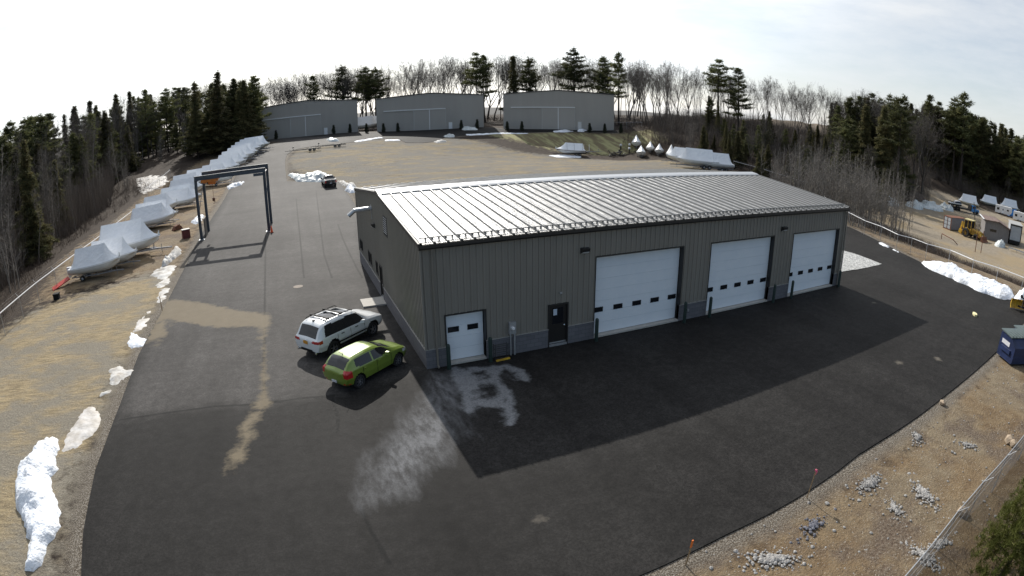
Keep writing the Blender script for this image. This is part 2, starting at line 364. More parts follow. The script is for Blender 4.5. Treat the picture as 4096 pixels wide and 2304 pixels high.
ASPH = ASPH + [(p[0], p[1]) for p in _road_r] + [(SHED[2][1][0]-1, SHED[2][1][1]-3.5)] + _fronts[:] + [(SHED[0][0][0]-1, SHED[0][0][1]-4)] + [(p[0], p[1]) for p in reversed(_road_l)] + _left
ASPH += [(-4,-30)]
rngA = random.Random(5)
ASPHD = densify(ASPH, 1.6, True, .018, rngA)

# regions of the natural ground (world outlines)
HAY = [[(-15.4,-30),(-15.4,8),(-15.6,26),(-19,27),(-24,23),(-29,20),(-33,10),(-34,-5),(-34,-30)],
       [(3.2,24),(4.3,40),(4.5,66),(-4.6,88),(-4.8,98),(-3,110),(2,116),(16,122),(30,121),(42,112),(48,98),(62,88),(72,76),(72,60),(66,50),(58,36),(40,25)]]
DIRT = [[(-2,-14.6),(47,-14),(60,-20),(60,-40),(-12,-40),(-11,-16)], [(46,-12),(44,-5),(48,3),(53,12),(57,22),(68,22),(71,10),(69,-6),(66,-22),(50,-22)], [(-16,26),(-16,90),(-12,104),(-16,126),(-24,128),(-34,90),(-34,40),(-30,22),(-24,25)]]
YARD = [[(70,-30),(68,4),(78,12),(84,24),(92,40),(108,56),(135,60),(165,45),(175,10),(170,-40)]]
GREEN = [[(44,123),(48,116),(52,108),(57,98),(63,94),(74,92),(86,92),(90,104),(83,104),(56,118.5)]]
LEAF = []
xs = np.concatenate([-np.geomspace(2600, 64, 26), np.arange(-60, 112, 1.0), np.geomspace(115, 2600, 30)])
ys = np.concatenate([-np.geomspace(900, 36, 16), np.arange(-34, 150, 1.0), np.geomspace(153, 2800, 34)])
GX, GY = np.meshgrid(xs, ys); gx, gy = GX.ravel(), GY.ravel(); gz = hh(gx, gy)
def soft(regs, w=1.6):
    o = np.full(gx.shape, -9.)
    for r_ in regs: o = np.maximum(o, sdf(gx, gy, r_))
    return np.clip(o/w, -3, 3)
ins = sdf(gx, gy, ASPHD)
gz = gz-.07*np.clip((ins+.2)/.8, 0, 1)
near = (np.hypot(gx-10, gy-20) < 140) & (ins < -.6)
bumps = np.zeros_like(gz); bumps[near] = fbm(gx[near], gy[near], .35, 3.1)*.055
gz = gz+bumps*np.clip(-ins/2, 0, 1)
nx_, ny_ = len(xs), len(ys)
faces = [(j*nx_+i, j*nx_+i+1, (j+1)*nx_+i+1, (j+1)*nx_+i) for j in range(ny_-1) for i in range(nx_-1)]
gb = MB(); gb.v = list(zip(gx, gy, gz)); gb.f = faces
def ground_mat():
    M_ = bpy.data.materials.new('bare_ground'); M_.use_nodes = True; t = M_.node_tree; ln = t.links.new; b = t.nodes['Principled BSDF']
    b.inputs['Roughness'].default_value = .9; b.inputs['Specular IOR Level'].default_value = .15
    N = t.nodes.new; tcn = N('ShaderNodeTexCoord')
    def nz_(s, det=5, st=None, ro=.6):
        n = N('ShaderNodeTexNoise'); n.inputs['Scale'].default_value = s; n.inputs['Detail'].default_value = det; n.inputs['Roughness'].default_value = ro
        if st:
            mp_ = N('ShaderNodeMapping'); mp_.inputs['Scale'].default_value = st[:3]; mp_.inputs['Rotation'].default_value = (0,0,st[3] if len(st) > 3 else 0); ln(tcn.outputs['Object'], mp_.inputs['Vector']); ln(mp_.outputs[0], n.inputs['Vector'])
        else: ln(tcn.outputs['Object'], n.inputs['Vector'])
        return n.outputs['Fac']
    def mr(x, a, b_, c=0, d=1):
        n = N('ShaderNodeMapRange'); n.inputs['From Min'].default_value = a; n.inputs['From Max'].default_value = b_; n.inputs['To Min'].default_value = c; n.inputs['To Max'].default_value = d; ln(x, n.inputs['Value']); return n.outputs[0]
    def mix(f, a, c):
        n = N('ShaderNodeMixRGB')
        if hasattr(f, 'node'): ln(f, n.inputs['Fac'])
        else: n.inputs['Fac'].default_value = f
        for s_, x in (('Color1', a), ('Color2', c)):
            if hasattr(x, 'node'): ln(x, n.inputs[s_])
            else: n.inputs[s_].default_value = (*x, 1)
        return n.outputs[0]
    def ma(op, a, c):
        n = N('ShaderNodeMath'); n.operation = op
        for i_, x in enumerate((a, c)):
            if hasattr(x, 'node'): ln(x, n.inputs[i_])
            else: n.inputs[i_].default_value = x
        return n.outputs[0]
    def at_(nm): n = N('ShaderNodeAttribute'); n.attribute_name = nm; return n.outputs['Fac']
    fine = nz_(9, 6, None, .7); mid = nz_(1.3, 6, None, .65); big = nz_(.16, 5); fib = nz_(14, 4, (1, .12, 1, .5)); fib2 = nz_(6, 5, (.16, 1, 1, .25))
    leaf = mix(mr(mid, .35, .7), (.028,.020,.0155), (.062,.046,.034)); leaf = mix(mr(fine, .55, .75), leaf, (.10,.078,.058))
    hay = mix(mr(fib2, .36, .64), (.19,.15,.095), (.36,.285,.17)); hay = mix(mr(fine, .52, .72, 0, .8), hay, (.42,.36,.24)); hay = mix(mr(nz_(22, 3), .62, .7, 0, .7), hay, (.09,.062,.035))
    hay = mix(mr(nz_(.22, 5, (1, 1.5, 1, .3), .6), .43, .56, 0, .85), hay, mix(mr(fine, .35, .65), (.15,.135,.112), (.255,.235,.195)))
    dirt = mix(mr(mid, .35, .65), (.145,.098,.056), (.225,.165,.098)); dirt = mix(mr(nz_(.22, 5, None, .6), .44, .58, 0, .75), dirt, mix(mr(mid, .3, .7), (.165,.128,.085), (.24,.20,.14))); dirt = mix(mr(nz_(.35, 6, None, .65), .50, .62, 0, .9), dirt, mix(mr(fine, .4, .62), (.085,.058,.042), (.185,.150,.115))); dirt = mix(mr(nz_(16, 2), .64, .69, 0, .8), dirt, (.42,.39,.34)); dirt = mix(mr(nz_(19, 2, (1,1,1,2)), .63, .68, 0, .75), dirt, (.06,.045,.035))
    field = mix(mr(fine, .35, .65), (.125,.112,.094), (.205,.188,.158)); field = mix(mr(nz_(.17, 6, (1, 1.9, 1, .35), .62), .47, .58, 0, .9), field, mix(mr(fib2, .36, .64), (.165,.130,.078), (.285,.232,.145))); field = mix(mr(nz_(.6, 5, (.5, 2.5, 1, .3)), .60, .66, 0, .6), field, (.085,.065,.045)); field = mix(mr(nz_(1.1, 5, (.4, 3, 1, .3)), .66, .70, 0, .8), field, (.33,.30,.25))
    yard = mix(mr(mid, .3, .7), (.21,.175,.13), (.29,.25,.195)); yard = mix(mr(nz_(.12, 4), .45, .6), yard, (.28,.22,.14))
    green = mix(mr(nz_(.45, 4, (1.6, .16, 1, -.35)), .42, .56), (.30,.285,.145), (.155,.125,.075)); green = mix(mr(fine, .5, .7, 0, .5), green, (.24,.22,.12))
    jig = ma('MULTIPLY', ma('SUBTRACT', mid, .5), 5.0)
    def w_(nm): return mr(ma('ADD', at_(nm), jig), -.7, .7)
    c = leaf
    for nm, cc_ in (('dirt', dirt), ('yard', yard), ('hay', hay), ('field', field), ('green', green)): c = mix(w_(nm), c, cc_)
    # crushed stone shoulder and thaw-damp soil along the asphalt
    c = mix(mr(ma('ADD', at_('edge'), ma('MULTIPLY', ma('SUBTRACT', mid, .5), .8)), -1.0, -.35), c, mix(mr(nz_(20, 3), .45, .6), (.085,.068,.050), (.26,.235,.20)))
    ln(c, b.inputs['Base Color'])
    bp = N('ShaderNodeBump'); bp.inputs['Distance'].default_value = .09; ln(ma('ADD', ma('MULTIPLY', mid, .8), ma('ADD', fine, ma('MULTIPLY', fib, .5))), bp.inputs['Height']); ln(bp.outputs[0], b.inputs['Normal'])
    return M_
MT['ground'] = ground_mat()
ground = gb.build('ground', 'ground', fix=False, smooth=True); tag(ground, 'bare winter ground of tan hay, brown dirt and leaf litter', 'ground', kind='structure')
for nm, regs in (('hay', HAY[:1]), ('field', HAY[1:]), ('dirt', DIRT), ('yard', YARD), ('green', GREEN)): setattr_v(ground.data, nm, soft(regs))
setattr_v(ground.data, 'edge', np.clip(ins, -4, 1))

# sand, salt, joints: outlines of the stains on the asphalt
c4 = lambda L_: polyP(L_, 1/1.8114, 0, 700)
c8 = lambda L_: polyP(L_, 1/1.4436, 0, 1300)
ff = lambda L_: polyP(L_, AS)
SANDS = [c4([(1180,895),(1440,922),(1600,955),(1750,990),(1900,1000),(1945,1000),(1965,1030),(1960,1080),(1940,1150),(1915,1210),(1880,1220),(1860,1185),(1890,1110),(1850,1098),(1640,1112),(1500,1103),(1320,1070),(1200,1045),(1215,1150),(1140,1255),(1060,1235)]),
         c8([(1505,100),(1535,110),(1543,300),(1545,430),(1578,440),(1562,472),(1525,490),(1500,600),(1440,690),(1405,790),(1400,860),(1330,880),(1292,850),(1300,770),(1365,690),(1385,600),(1462,490),(1460,440),(1512,420),(1510,250)])]
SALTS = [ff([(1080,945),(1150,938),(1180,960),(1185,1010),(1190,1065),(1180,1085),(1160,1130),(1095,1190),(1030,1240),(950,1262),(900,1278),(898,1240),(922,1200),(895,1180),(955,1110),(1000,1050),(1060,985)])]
c5 = lambda L_: densify(polyP(L_, 1/1.449, 1000, 700), .35, False)
RIMS = [c5(L_) for L_ in ([(1185,1125),(1200,1180),(1235,1230),(1258,1290),(1266,1370)], [(1290,1120),(1262,1150),(1285,1190),(1310,1235)], [(1415,1165),(1440,1215),(1490,1262),(1505,1310),(1470,1345)], [(1500,1350),(1520,1400),(1505,1449)], [(1330,1130),(1400,1120),(1480,1112),(1560,1135),(1605,1190)], [(1470,1275),(1420,1310),(1380,1340)])]
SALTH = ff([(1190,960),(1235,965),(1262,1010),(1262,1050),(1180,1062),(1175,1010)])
SPOTS = [(1372,1302,18,8),(2362,905,9,5),(2262,912,10,4),(2045,790,9,3),(2200,765,7,3),(2310,1080,7,3),]
SEAMS = [ff([(300,1058),(420,1040),(540,1024),(660,1018),(760,1003),(840,996)]), ff([(668,590),(667,700),(666,820),(665,1015)]), ff([(850,565),(862,600),(900,680),(912,700)]), ff([(795,480),(805,560),(815,640),(835,700)]), ff([(745,500),(755,600),(765,700)]), ff([(850,565),(905,558)]), ff([(835,1000),(850,1050),(850,1090)]), ff([(905,1275),(930,1330),(980,1420)])]
SEAMS = [densify(s_, .8, False) for s_ in SEAMS]
OLD = ff([(300,1058),(420,1040),(540,1024),(660,1018),(760,1003),(840,996),(1075,930),(910,660),(895,520),(850,450),(722,450),(735,378),(900,350),(640,350),(560,525),(412,780)])
V, Fc = fill(ASPHD, .72, SEAMS+RIMS, seed=3)
# finer points where the stains are
x, y = V[:, 0].copy(), V[:, 1].copy(); z = hh(x, y)+AO+.012*np.array([noise.noise(Vector((a*.25, b*.25, 7))) for a, b in zip(x, y)])
ab = MB(); ab.v = list(zip(x, y, z)); ab.f = [tuple(f) for f in Fc]
# vertical edge of the mat
n0 = len(ASPHD); zz = hh([p[0] for p in ASPHD], [p[1] for p in ASPHD])
sk = MB()
for i in range(n0):
    j = (i+1) % n0; p, q = ASPHD[i], ASPHD[j]
    sk.add([(p[0], p[1], zz[i]+AO-.002), (q[0], q[1], zz[j]+AO-.002), (q[0]*1.0, q[1], zz[j]-.25), (p[0], p[1], zz[i]-.25)], [(0,1,2,3)])
ab.add(sk.v, sk.f)
nA = len(ab.v); vx = np.array([v[0] for v in ab.v]); vy = np.array([v[1] for v in ab.v])
def asphalt_mat():
    M_ = bpy.data.materials.new('asphalt'); M_.use_nodes = True; t = M_.node_tree; ln = t.links.new; b = t.nodes['Principled BSDF']; N = t.nodes.new
    tcn = N('ShaderNodeTexCoord')
    def nz_(s, det=5, st=None, ro=.6):
        n = N('ShaderNodeTexNoise'); n.inputs['Scale'].default_value = s; n.inputs['Detail'].default_value = det; n.inputs['Roughness'].default_value = ro
        if st:
            mp_ = N('ShaderNodeMapping'); mp_.inputs['Scale'].default_value = st[:3]; mp_.inputs['Rotation'].default_value = (0,0,st[3]); ln(tcn.outputs['Object'], mp_.inputs['Vector']); ln(mp_.outputs[0], n.inputs['Vector'])
        else: ln(tcn.outputs['Object'], n.inputs['Vector'])
        return n.outputs['Fac']
    def mr(x, a, b_, c=0, d=1):
        n = N('ShaderNodeMapRange'); n.inputs['From Min'].default_value = a; n.inputs['From Max'].default_value = b_; n.inputs['To Min'].default_value = c; n.inputs['To Max'].default_value = d; ln(x, n.inputs['Value']); return n.outputs[0]
    def mix(f, a, c):
        n = N('ShaderNodeMixRGB')
        if hasattr(f, 'node'): ln(f, n.inputs['Fac'])
        else: n.inputs['Fac'].default_value = f
        for s_, x_ in (('Color1', a), ('Color2', c)):
            if hasattr(x_, 'node'): ln(x_, n.inputs[s_])
            else: n.inputs[s_].default_value = (*x_, 1)
        return n.outputs[0]
    def ma(op, a, c):
        n = N('ShaderNodeMath'); n.operation = op
        for i_, x_ in enumerate((a, c)):
            if hasattr(x_, 'node'): ln(x_, n.inputs[i_])
            else: n.inputs[i_].default_value = x_
        return n.outputs[0]
    def at_(nm): n = N('ShaderNodeAttribute'); n.attribute_name = nm; return n.outputs['Fac']
    fine = nz_(11, 7, None, .82); mid = nz_(1.6, 5); big = nz_(.14, 4); lane = nz_(.55, 4, (1.0, .10, 1, -.02)); lane2 = nz_(.5, 4, (.10, 1, 1, .06))
    new = mix(mr(fine, .40, .62), (.0090,.0085,.0082), (.0300,.0283,.0270)); new = mix(mr(nz_(60, 2), .66, .72, 0, .6), new, (.075,.072,.07))
    old = mix(mr(fine, .40, .62), (.0285,.0268,.0258), (.0780,.0730,.0695)); old = mix(mr(nz_(60, 2), .66, .72, 0, .6), old, (.11,.105,.10))
    c = mix(mr(ma('ADD', at_('old'), ma('MULTIPLY', ma('SUBTRACT', mid, .5), 1.2)), -.5, .5), new, old)
    sc_ = N('ShaderNodeVectorMath'); sc_.operation = 'SCALE'; ln(c, sc_.inputs[0]); ln(ma('MULTIPLY', ma('MULTIPLY', mr(nz_(2.4, 3), .32, .68, .80, 1.20), mr(big, .3, .7, .78, 1.25)), ma('MULTIPLY', mr(lane, .3, .7, .8, 1.2), mr(lane2, .3, .7, .86, 1.14))), sc_.inputs['Scale']); c = sc_.outputs[0]
    seam = ma('SUBTRACT', at_('seam'), ma('MULTIPLY', ma('SUBTRACT', nz_(2.5, 4), .45), .14)); c = mix(mr(seam, .03, .10, .75, 0), c, (.009,.009,.009))
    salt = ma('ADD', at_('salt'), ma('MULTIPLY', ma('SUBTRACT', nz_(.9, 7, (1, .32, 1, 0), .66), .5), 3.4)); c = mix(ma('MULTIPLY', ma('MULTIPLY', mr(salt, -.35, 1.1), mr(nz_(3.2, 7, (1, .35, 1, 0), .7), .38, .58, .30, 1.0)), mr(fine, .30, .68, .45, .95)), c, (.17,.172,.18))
    rim = ma('ADD', at_('rim'), ma('MULTIPLY', ma('SUBTRACT', nz_(3.0, 6, None, .7), .42), .55)); c = mix(ma('MULTIPLY', mr(rim, .10, .34, 1, 0), mr(fine, .34, .6, .35, .95)), c, (.235,.24,.25))
    sand = ma('ADD', at_('sand'), ma('MULTIPLY', ma('SUBTRACT', nz_(1.5, 8, (.6, .8, 1, .1), .72), .5), 1.5)); c = mix(ma('MULTIPLY', mr(sand, -.12, .22), mr(fine, .25, .6, .55, .95)), c, mix(mid, (.135,.110,.074), (.195,.160,.110)))
    spot = ma('ADD', at_('spot'), ma('MULTIPLY', ma('SUBTRACT', nz_(4.0, 6), .5), .5)); c = mix(mr(spot, -.1, .3, 0, .8), c, (.21,.185,.15))
    ln(c, b.inputs['Base Color']); ln(mr(fine, .3, .7, .62, .9), b.inputs['Roughness']); b.inputs['Specular IOR Level'].default_value = .10
    bp = N('ShaderNodeBump'); bp.inputs['Distance'].default_value = .012; ln(fine, bp.inputs['Height']); ln(bp.outputs[0], b.inputs['Normal'])
    return M_
MT['asphalt'] = asphalt_mat()
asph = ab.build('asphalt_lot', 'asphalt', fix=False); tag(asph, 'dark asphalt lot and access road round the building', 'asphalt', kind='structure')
b_ = bmesh.new(); b_.from_mesh(asph.data)
for f_ in b_.faces:
    if f_.normal.z < -.01: f_.normal_flip()
b_.to_mesh(asph.data); b_.free()
def mx_(regs): 
    o = np.full(vx.shape, -9.)
    for r_ in regs: o = np.maximum(o, sdf(vx, vy, r_))
    return o
sp = np.full(vx.shape, -9.)
for (u, v, ru, rv) in SPOTS:
    c0 = F(u, v); c1_ = F(u+ru, v); r_ = math.hypot(c1_[0]-c0[0], c1_[1]-c0[1]); sp = np.maximum(sp, max(r_*.42, .34)-np.hypot(vx-c0[0], vy-c0[1]))
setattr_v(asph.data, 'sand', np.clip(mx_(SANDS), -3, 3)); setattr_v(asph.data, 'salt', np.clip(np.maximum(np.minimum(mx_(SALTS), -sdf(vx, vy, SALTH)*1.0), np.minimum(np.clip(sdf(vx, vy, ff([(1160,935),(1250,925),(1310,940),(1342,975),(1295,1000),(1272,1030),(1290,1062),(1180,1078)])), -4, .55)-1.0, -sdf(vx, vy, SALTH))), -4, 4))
setattr_v(asph.data, 'old', np.clip(sdf(vx, vy, OLD), -3, 3)); setattr_v(asph.data, 'spot', np.clip(sp, -3, 3))
sm = np.full(vx.shape, 9.)
for s_ in SEAMS: sm = np.minimum(sm, segdist(vx, vy, s_))
setattr_v(asph.data, 'seam', np.clip(sm, 0, 3))
rm_ = np.full(vx.shape, 9.)
for s_ in RIMS: rm_ = np.minimum(rm_, segdist(vx, vy, s_))
setattr_v(asph.data, 'rim', np.clip(rm_, 0, 4))

gp = [(30.62,2.3),(34.1,2.0),(37,1.8),(40.7,1.8),(41.3,4.8),(41.1,6.7),(39,12),(34,19),(30.62,20)]
V, Fc = fill(densify(gp, .7, True, .04, rngA), .6, seed=9)
q = MB(); q.v = [(a, b, h(a, b)+AO+.03+.03*noise.noise(Vector((a*2, b*2, 0)))) for a, b in V]; q.f = [tuple(f) for f in Fc]
MT['stone_bed'] = mat('white_crushed_stone', (.60,.60,.58), (.16,.16,.16), 9, .9, bump=.12, bscale=9, lo=.42, hi=.6)
tag(q.build('gravel_bed', 'stone_bed'), 'wedge of pale crushed stone beside the right end of the building', 'gravel', kind='stuff')
# ------------------------------------------------------------------ main building (near corner at the origin, long wall along +X)
LX, WY, HE, HR, HB = 30.48, 20.63, 5.72, 6.84, .95
def ribwall(mb, length, top, opens, place, pitch=.305, z0=HB-.03, d=.044, rw=.04):
    """ribbed sheet: place(s, out, z) -> world; opens = [(s0, s1, z0, z1)]"""
    ss = set([0.0, length])
    prof = []
    k = 0
    while k*pitch < length:
        a = k*pitch+.12
        for dx, o in ((-rw-.02, 0), (-rw, d), (rw-.02, d), (rw, 0), (.12, 0), (.125, .006), (.145, .006), (.15, 0)):
            if 0 < a+dx < length: prof.append((a+dx, o))
        k += 1
    prof = [(0, 0)]+prof+[(length, 0)]
    xs_ = [p[0] for p in prof]; os_ = [p[1] for p in prof]
    cut = sorted(set(xs_+[c for o in opens for c in o[:2]]+[length/2]))
    for a, b in zip(cut[:-1], cut[1:]):
        if b-a < 1e-5: continue
        m_ = (a+b)/2; oa, ob = np.interp(a+1e-6, xs_, os_), np.interp(b-1e-6, xs_, os_)
        spans = [(z0, None)]
        for (s0, s1, q0, q1) in opens:
            if s0 <= m_ <= s1:
                ns = []
                for (u0, u1) in spans:
                    if q0 > u0+1e-4: ns.append((u0, q0))
                    ns.append((q1, u1))
                spans = ns
        for (u0, u1) in spans:
            ta, tb = (top(a), top(b)) if u1 is None else (u1, u1)
            mb.add([place(a, oa, u0), place(b, ob, u0), place(b, ob, tb), place(a, oa, ta)], [(0,1,2,3)])
BLD = empty('warehouse', (0,0,0), 0, 'low tan metal warehouse with bright ribbed roof and four white overhead doors', 'warehouse')
GD = [(.976, 2.856, 2.448), (8.687, 14.257, 4.283), (16.381, 21.93, 4.283), (24.022, 29.598, 4.283)]
ED = (6.089, 7.154, 2.2)
opens = [(a, b, HB-.1, t) for a, b, t in GD]+[(ED[0], ED[1], HB-.1, ED[2])]
mb = MB(); ribwall(mb, LX, lambda s: HE, opens, lambda s, o, z: (s, -o, z))
WIN = [(18.5, 20.0, 1.3, 2.06), (14.35, 15.85, 1.25, 2.06), (11.9, 12.65, 1.28, 2.06)]; SDR = (10.25, 11.2, 2.2); LOU = (7.62, 8.68, 4.62, 5.67)
gtop = lambda s: HE+(HR-HE)*(1-abs(s-WY/2)/(WY/2))
gop = [(a, b, c, d) for a, b, c, d in WIN]+[(SDR[0], SDR[1], HB-.1, SDR[2]), LOU]
ribwall(mb, WY, gtop, gop, lambda s, o, z: (-o, s, z))
ribwall(mb, WY, gtop, [], lambda s, o, z: (LX+o, s, z)); ribwall(mb, LX, lambda s: HE, [], lambda s, o, z: (s, WY+o, z))
mb.build('wall', 'siding', BLD, fix=False)
# split-face block base with its cap flashing
mt = bpy.data.materials.new('split_block'); mt.use_nodes = True; t_ = mt.node_tree; pb = t_.nodes['Principled BSDF']; pb.inputs['Roughness'].default_value = .9
bk = t_.nodes.new('ShaderNodeTexBrick'); bk.inputs['Scale'].default_value = 1.0; bk.inputs['Brick Width'].default_value = .406; bk.inputs['Row Height'].default_value = .203; bk.inputs['Mortar Size'].default_value = .010
bk.inputs['Color1'].default_value = (.125,.122,.132,1); bk.inputs['Color2'].default_value = (.155,.150,.160,1); bk.inputs['Mortar'].default_value = (.095,.092,.098,1)
gm = t_.nodes.new('ShaderNodeNewGeometry'); sx = t_.nodes.new('ShaderNodeSeparateXYZ'); cx = t_.nodes.new('ShaderNodeCombineXYZ'); ad = t_.nodes.new('ShaderNodeMath'); ad.operation = 'ADD'
t_.links.new(gm.outputs['Position'], sx.inputs[0]); t_.links.new(sx.outputs[0], ad.inputs[0]); t_.links.new(sx.outputs[1], ad.inputs[1]); t_.links.new(ad.outputs[0], cx.inputs[0]); t_.links.new(sx.outputs[2], cx.inputs[1])
t_.links.new(cx.outputs[0], bk.inputs['Vector']); t_.links.new(bk.outputs['Color'], pb.inputs['Base Color'])
bp_ = t_.nodes.new('ShaderNodeBump'); bp_.inputs['Distance'].default_value = .012; n_ = t_.nodes.new('ShaderNodeTexNoise'); n_.inputs['Scale'].default_value = 22; t_.links.new(gm.outputs['Position'], n_.inputs['Vector']); t_.links.new(n_.outputs['Fac'], bp_.inputs['Height']); t_.links.new(bp_.outputs[0], pb.inputs['Normal'])
MT['block'] = mt
mb = MB(); cap = MB(); cuts = sorted([(a, b) for a, b, _ in GD]+[ED[:2]]); s = -.06
for a, b in cuts+[(LX+.06, None)]:
    mb.box(s, -.06, -.3, a, .14, HB); cap.box(s, -.085, HB, a, .0, HB+.025); s = b
s = .145
for a, b in ((SDR[0], SDR[1]), (WY+.06, None)):
    mb.box(-.06, s, -.3, .14, a, HB); cap.box(-.085, s-(.2 if s < 1 else 0), HB, 0, a, HB+.025); s = b
mb.box(LX-.14, .145, -.3, LX+.06, WY-.145, HB); mb.box(.145, WY-.14, -.3, LX+.06, WY+.06, HB)
mb.build('block_base', 'block', BLD); cap.build('base_flashing', mat('grey_flashing', (.30,.29,.27), rough=.5), BLD)
# roof: standing seams every 0.61 m, two small pencil ribs in every pan
rb = bpy.data.materials.new('galvalume_roof'); rb.use_nodes = True; t_ = rb.node_tree; pb = t_.nodes['Principled BSDF']
pb.inputs['Metallic'].default_value = .4; pb.inputs['Roughness'].default_value = .44
tcn = t_.nodes.new('ShaderNodeTexCoord'); mpn = t_.nodes.new('ShaderNodeMapping'); mpn.inputs['Scale'].default_value = (5.5, .25, 1); n1 = t_.nodes.new('ShaderNodeTexNoise'); n1.inputs['Scale'].default_value = 1.0; n1.inputs['Detail'].default_value = 4
t_.links.new(tcn.outputs['Object'], mpn.inputs[0]); t_.links.new(mpn.outputs[0], n1.inputs['Vector'])
r1 = t_.nodes.new('ShaderNodeMapRange'); r1.inputs['From Min'].default_value = .3; r1.inputs['From Max'].default_value = .7; r1.inputs['To Min'].default_value = .20; r1.inputs['To Max'].default_value = .28
cmb = t_.nodes.new('ShaderNodeCombineXYZ'); t_.links.new(n1.outputs['Fac'], r1.inputs['Value'])
for i_ in range(3): t_.links.new(r1.outputs[0], cmb.inputs[i_])
t_.links.new(cmb.outputs[0], pb.inputs['Base Color'])
mp2 = t_.nodes.new('ShaderNodeMapping'); mp2.inputs['Scale'].default_value = (7.0, .5, 1); n2 = t_.nodes.new('ShaderNodeTexNoise'); n2.inputs['Scale'].default_value = 1.0; n2.inputs['Detail'].default_value = 5; n2.inputs['Roughness'].default_value = .7
t_.links.new(tcn.outputs['Object'], mp2.inputs[0]); t_.links.new(mp2.outputs[0], n2.inputs['Vector'])
bp_ = t_.nodes.new('ShaderNodeBump'); bp_.inputs['Distance'].default_value = .045; t_.links.new(n2.outputs['Fac'], bp_.inputs['Height']); t_.links.new(bp_.outputs[0], pb.inputs['Normal'])
MT['roof'] = rb
EZ, SL = 5.86, (6.82-5.86)/(WY/2+.15)
def roof_side(sgn):
    mb = MB(); prof = [(-.10, .0)]; k = 0
    while k*.6096 < LX+.02:
        a = k*.6096
        prof += [(a-.065, .002), (a-.035, .085), (a+.035, .085), (a+.065, .002), (a+.18, 0), (a+.19, .012), (a+.215, .012), (a+.225, 0), (a+.385, 0), (a+.395, .012), (a+.42, .012), (a+.43, 0)]; k += 1
    prof = [p for p in prof if p[0] < LX+.10]+[(LX+.10, 0)]
    y0, y1 = (-.17, WY/2-.62) if sgn > 0 else (WY+.17, WY/2+.62)
    rows = []
    for y_ in np.linspace(y0, y1, 5):
        zb = EZ+SL*(abs(y_-(-.15 if sgn > 0 else WY+.15)))
        rows.append([(a, y_, zb+o) for a, o in prof])
    mb.grid(rows); return mb
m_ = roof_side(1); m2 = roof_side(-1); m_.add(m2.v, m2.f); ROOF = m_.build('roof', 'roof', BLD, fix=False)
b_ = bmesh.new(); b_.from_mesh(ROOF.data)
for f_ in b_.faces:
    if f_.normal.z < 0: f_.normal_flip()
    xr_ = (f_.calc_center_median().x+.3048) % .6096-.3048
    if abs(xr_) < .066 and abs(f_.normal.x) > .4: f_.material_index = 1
ROOF.data.materials.append(mat('shaded_seam', (.19,.19,.185), rough=.55, metal=.4))  # darker seam sides: their shade and dark reflections are put into the colour
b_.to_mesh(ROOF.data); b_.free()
mb = MB(); ym = WY/2; zt = EZ+SL*(ym+.15)
mb.add([(-.12, ym-.80, zt-.80*SL+.075), (LX+.12, ym-.80, zt-.80*SL+.075), (LX+.12, ym-.62, zt-.62*SL+.13), (-.12, ym-.62, zt-.62*SL+.13), (LX+.12, ym, zt+.15), (-.12, ym, zt+.15), (LX+.12, ym+.8, zt-.8*SL+.10), (-.12, ym+.8, zt-.8*SL+.10)], [(0,1,2,3), (3,2,4,5), (5,4,6,7)])
mb.box(-.12, ym-.80, zt-.80*SL-.02, LX+.12, ym-.78, zt-.8*SL+.072)
mb.build('ridge_cap', mat('ridge_cap_metal', (.42,.43,.44), rough=.42, metal=.9), BLD)
mb = MB()                                          # gutters, rake trims and corner trims
for y_, s_ in ((-.05, -1), (WY+.05, 1)):
    mb.prism([(y_, 5.62), (y_+s_*.14, 5.62), (y_+s_*.20, 5.70), (y_+s_*.20, 5.85), (y_+s_*.18, 5.85), (y_, 5.80)], -.12, LX+.12, 'yz')
    mb.build('gutter', 'bronze', BLD); mb = MB()
mb = MB()
for x_ in (-.13, LX+.05):
    for sg in (1, -1):
        ya, yb = (-.17, ym) if sg > 0 else (WY+.17, ym)
        a = (x_+.04, ya, EZ-.04); b = (x_+.04, yb, zt-.04); mb.beam(a, b, .09, .18)
    mb.build('rake_trim', 'bronze', BLD); mb = MB()
mb = MB()
for x_, y_ in ((-.045, -.045), (LX+.045, -.045), (LX+.045, WY+.045), (-.045, WY+.045)): MB().box(x_-.04, y_-.04, HB+.026, x_+.04, y_+.04, 5.6).build('corner_trim', 'siding', BLD)
mb = MB(); yq = .24; zq = EZ+SL*(yq+.15)
mb.tube([(.02, yq, zq+.15), (LX-.02, yq, zq+.15)], .022, 6)
for k in range(50):
    a = .3048+k*.6096
    if a < LX-.1:
        mb.box(a-.03, yq-.05, zq-.01, a+.03, yq+.05, zq+.135); mb.beam((a-.12, yq-.30, zq-.02), (a+.02, yq-.02, zq+.12), .03)
    a = k*.6096
    if 0 < a < LX: mb.box(a-.045, yq-.06, zq+.06, a+.045, yq+.06, zq+.17); mb.box(a-.04, yq-.42, zq-.03, a+.04, yq-.36, zq+.045)
mb.build('snow_guard', mat('snow_guard_metal', (.22,.22,.215), rough=.4, metal=.5), BLD)
for x_ in (.47, LX-.35):
    mb = MB(); mb.tube([(x_, -.16, 5.62), (x_, -.16, 5.52), (x_, -.105, 5.35), (x_, -.105, .18), (x_, -.25, .08)], .05, 8); mb.build('downspout', mat('tan_downspout', (.21,.19,.16), rough=.45), BLD)
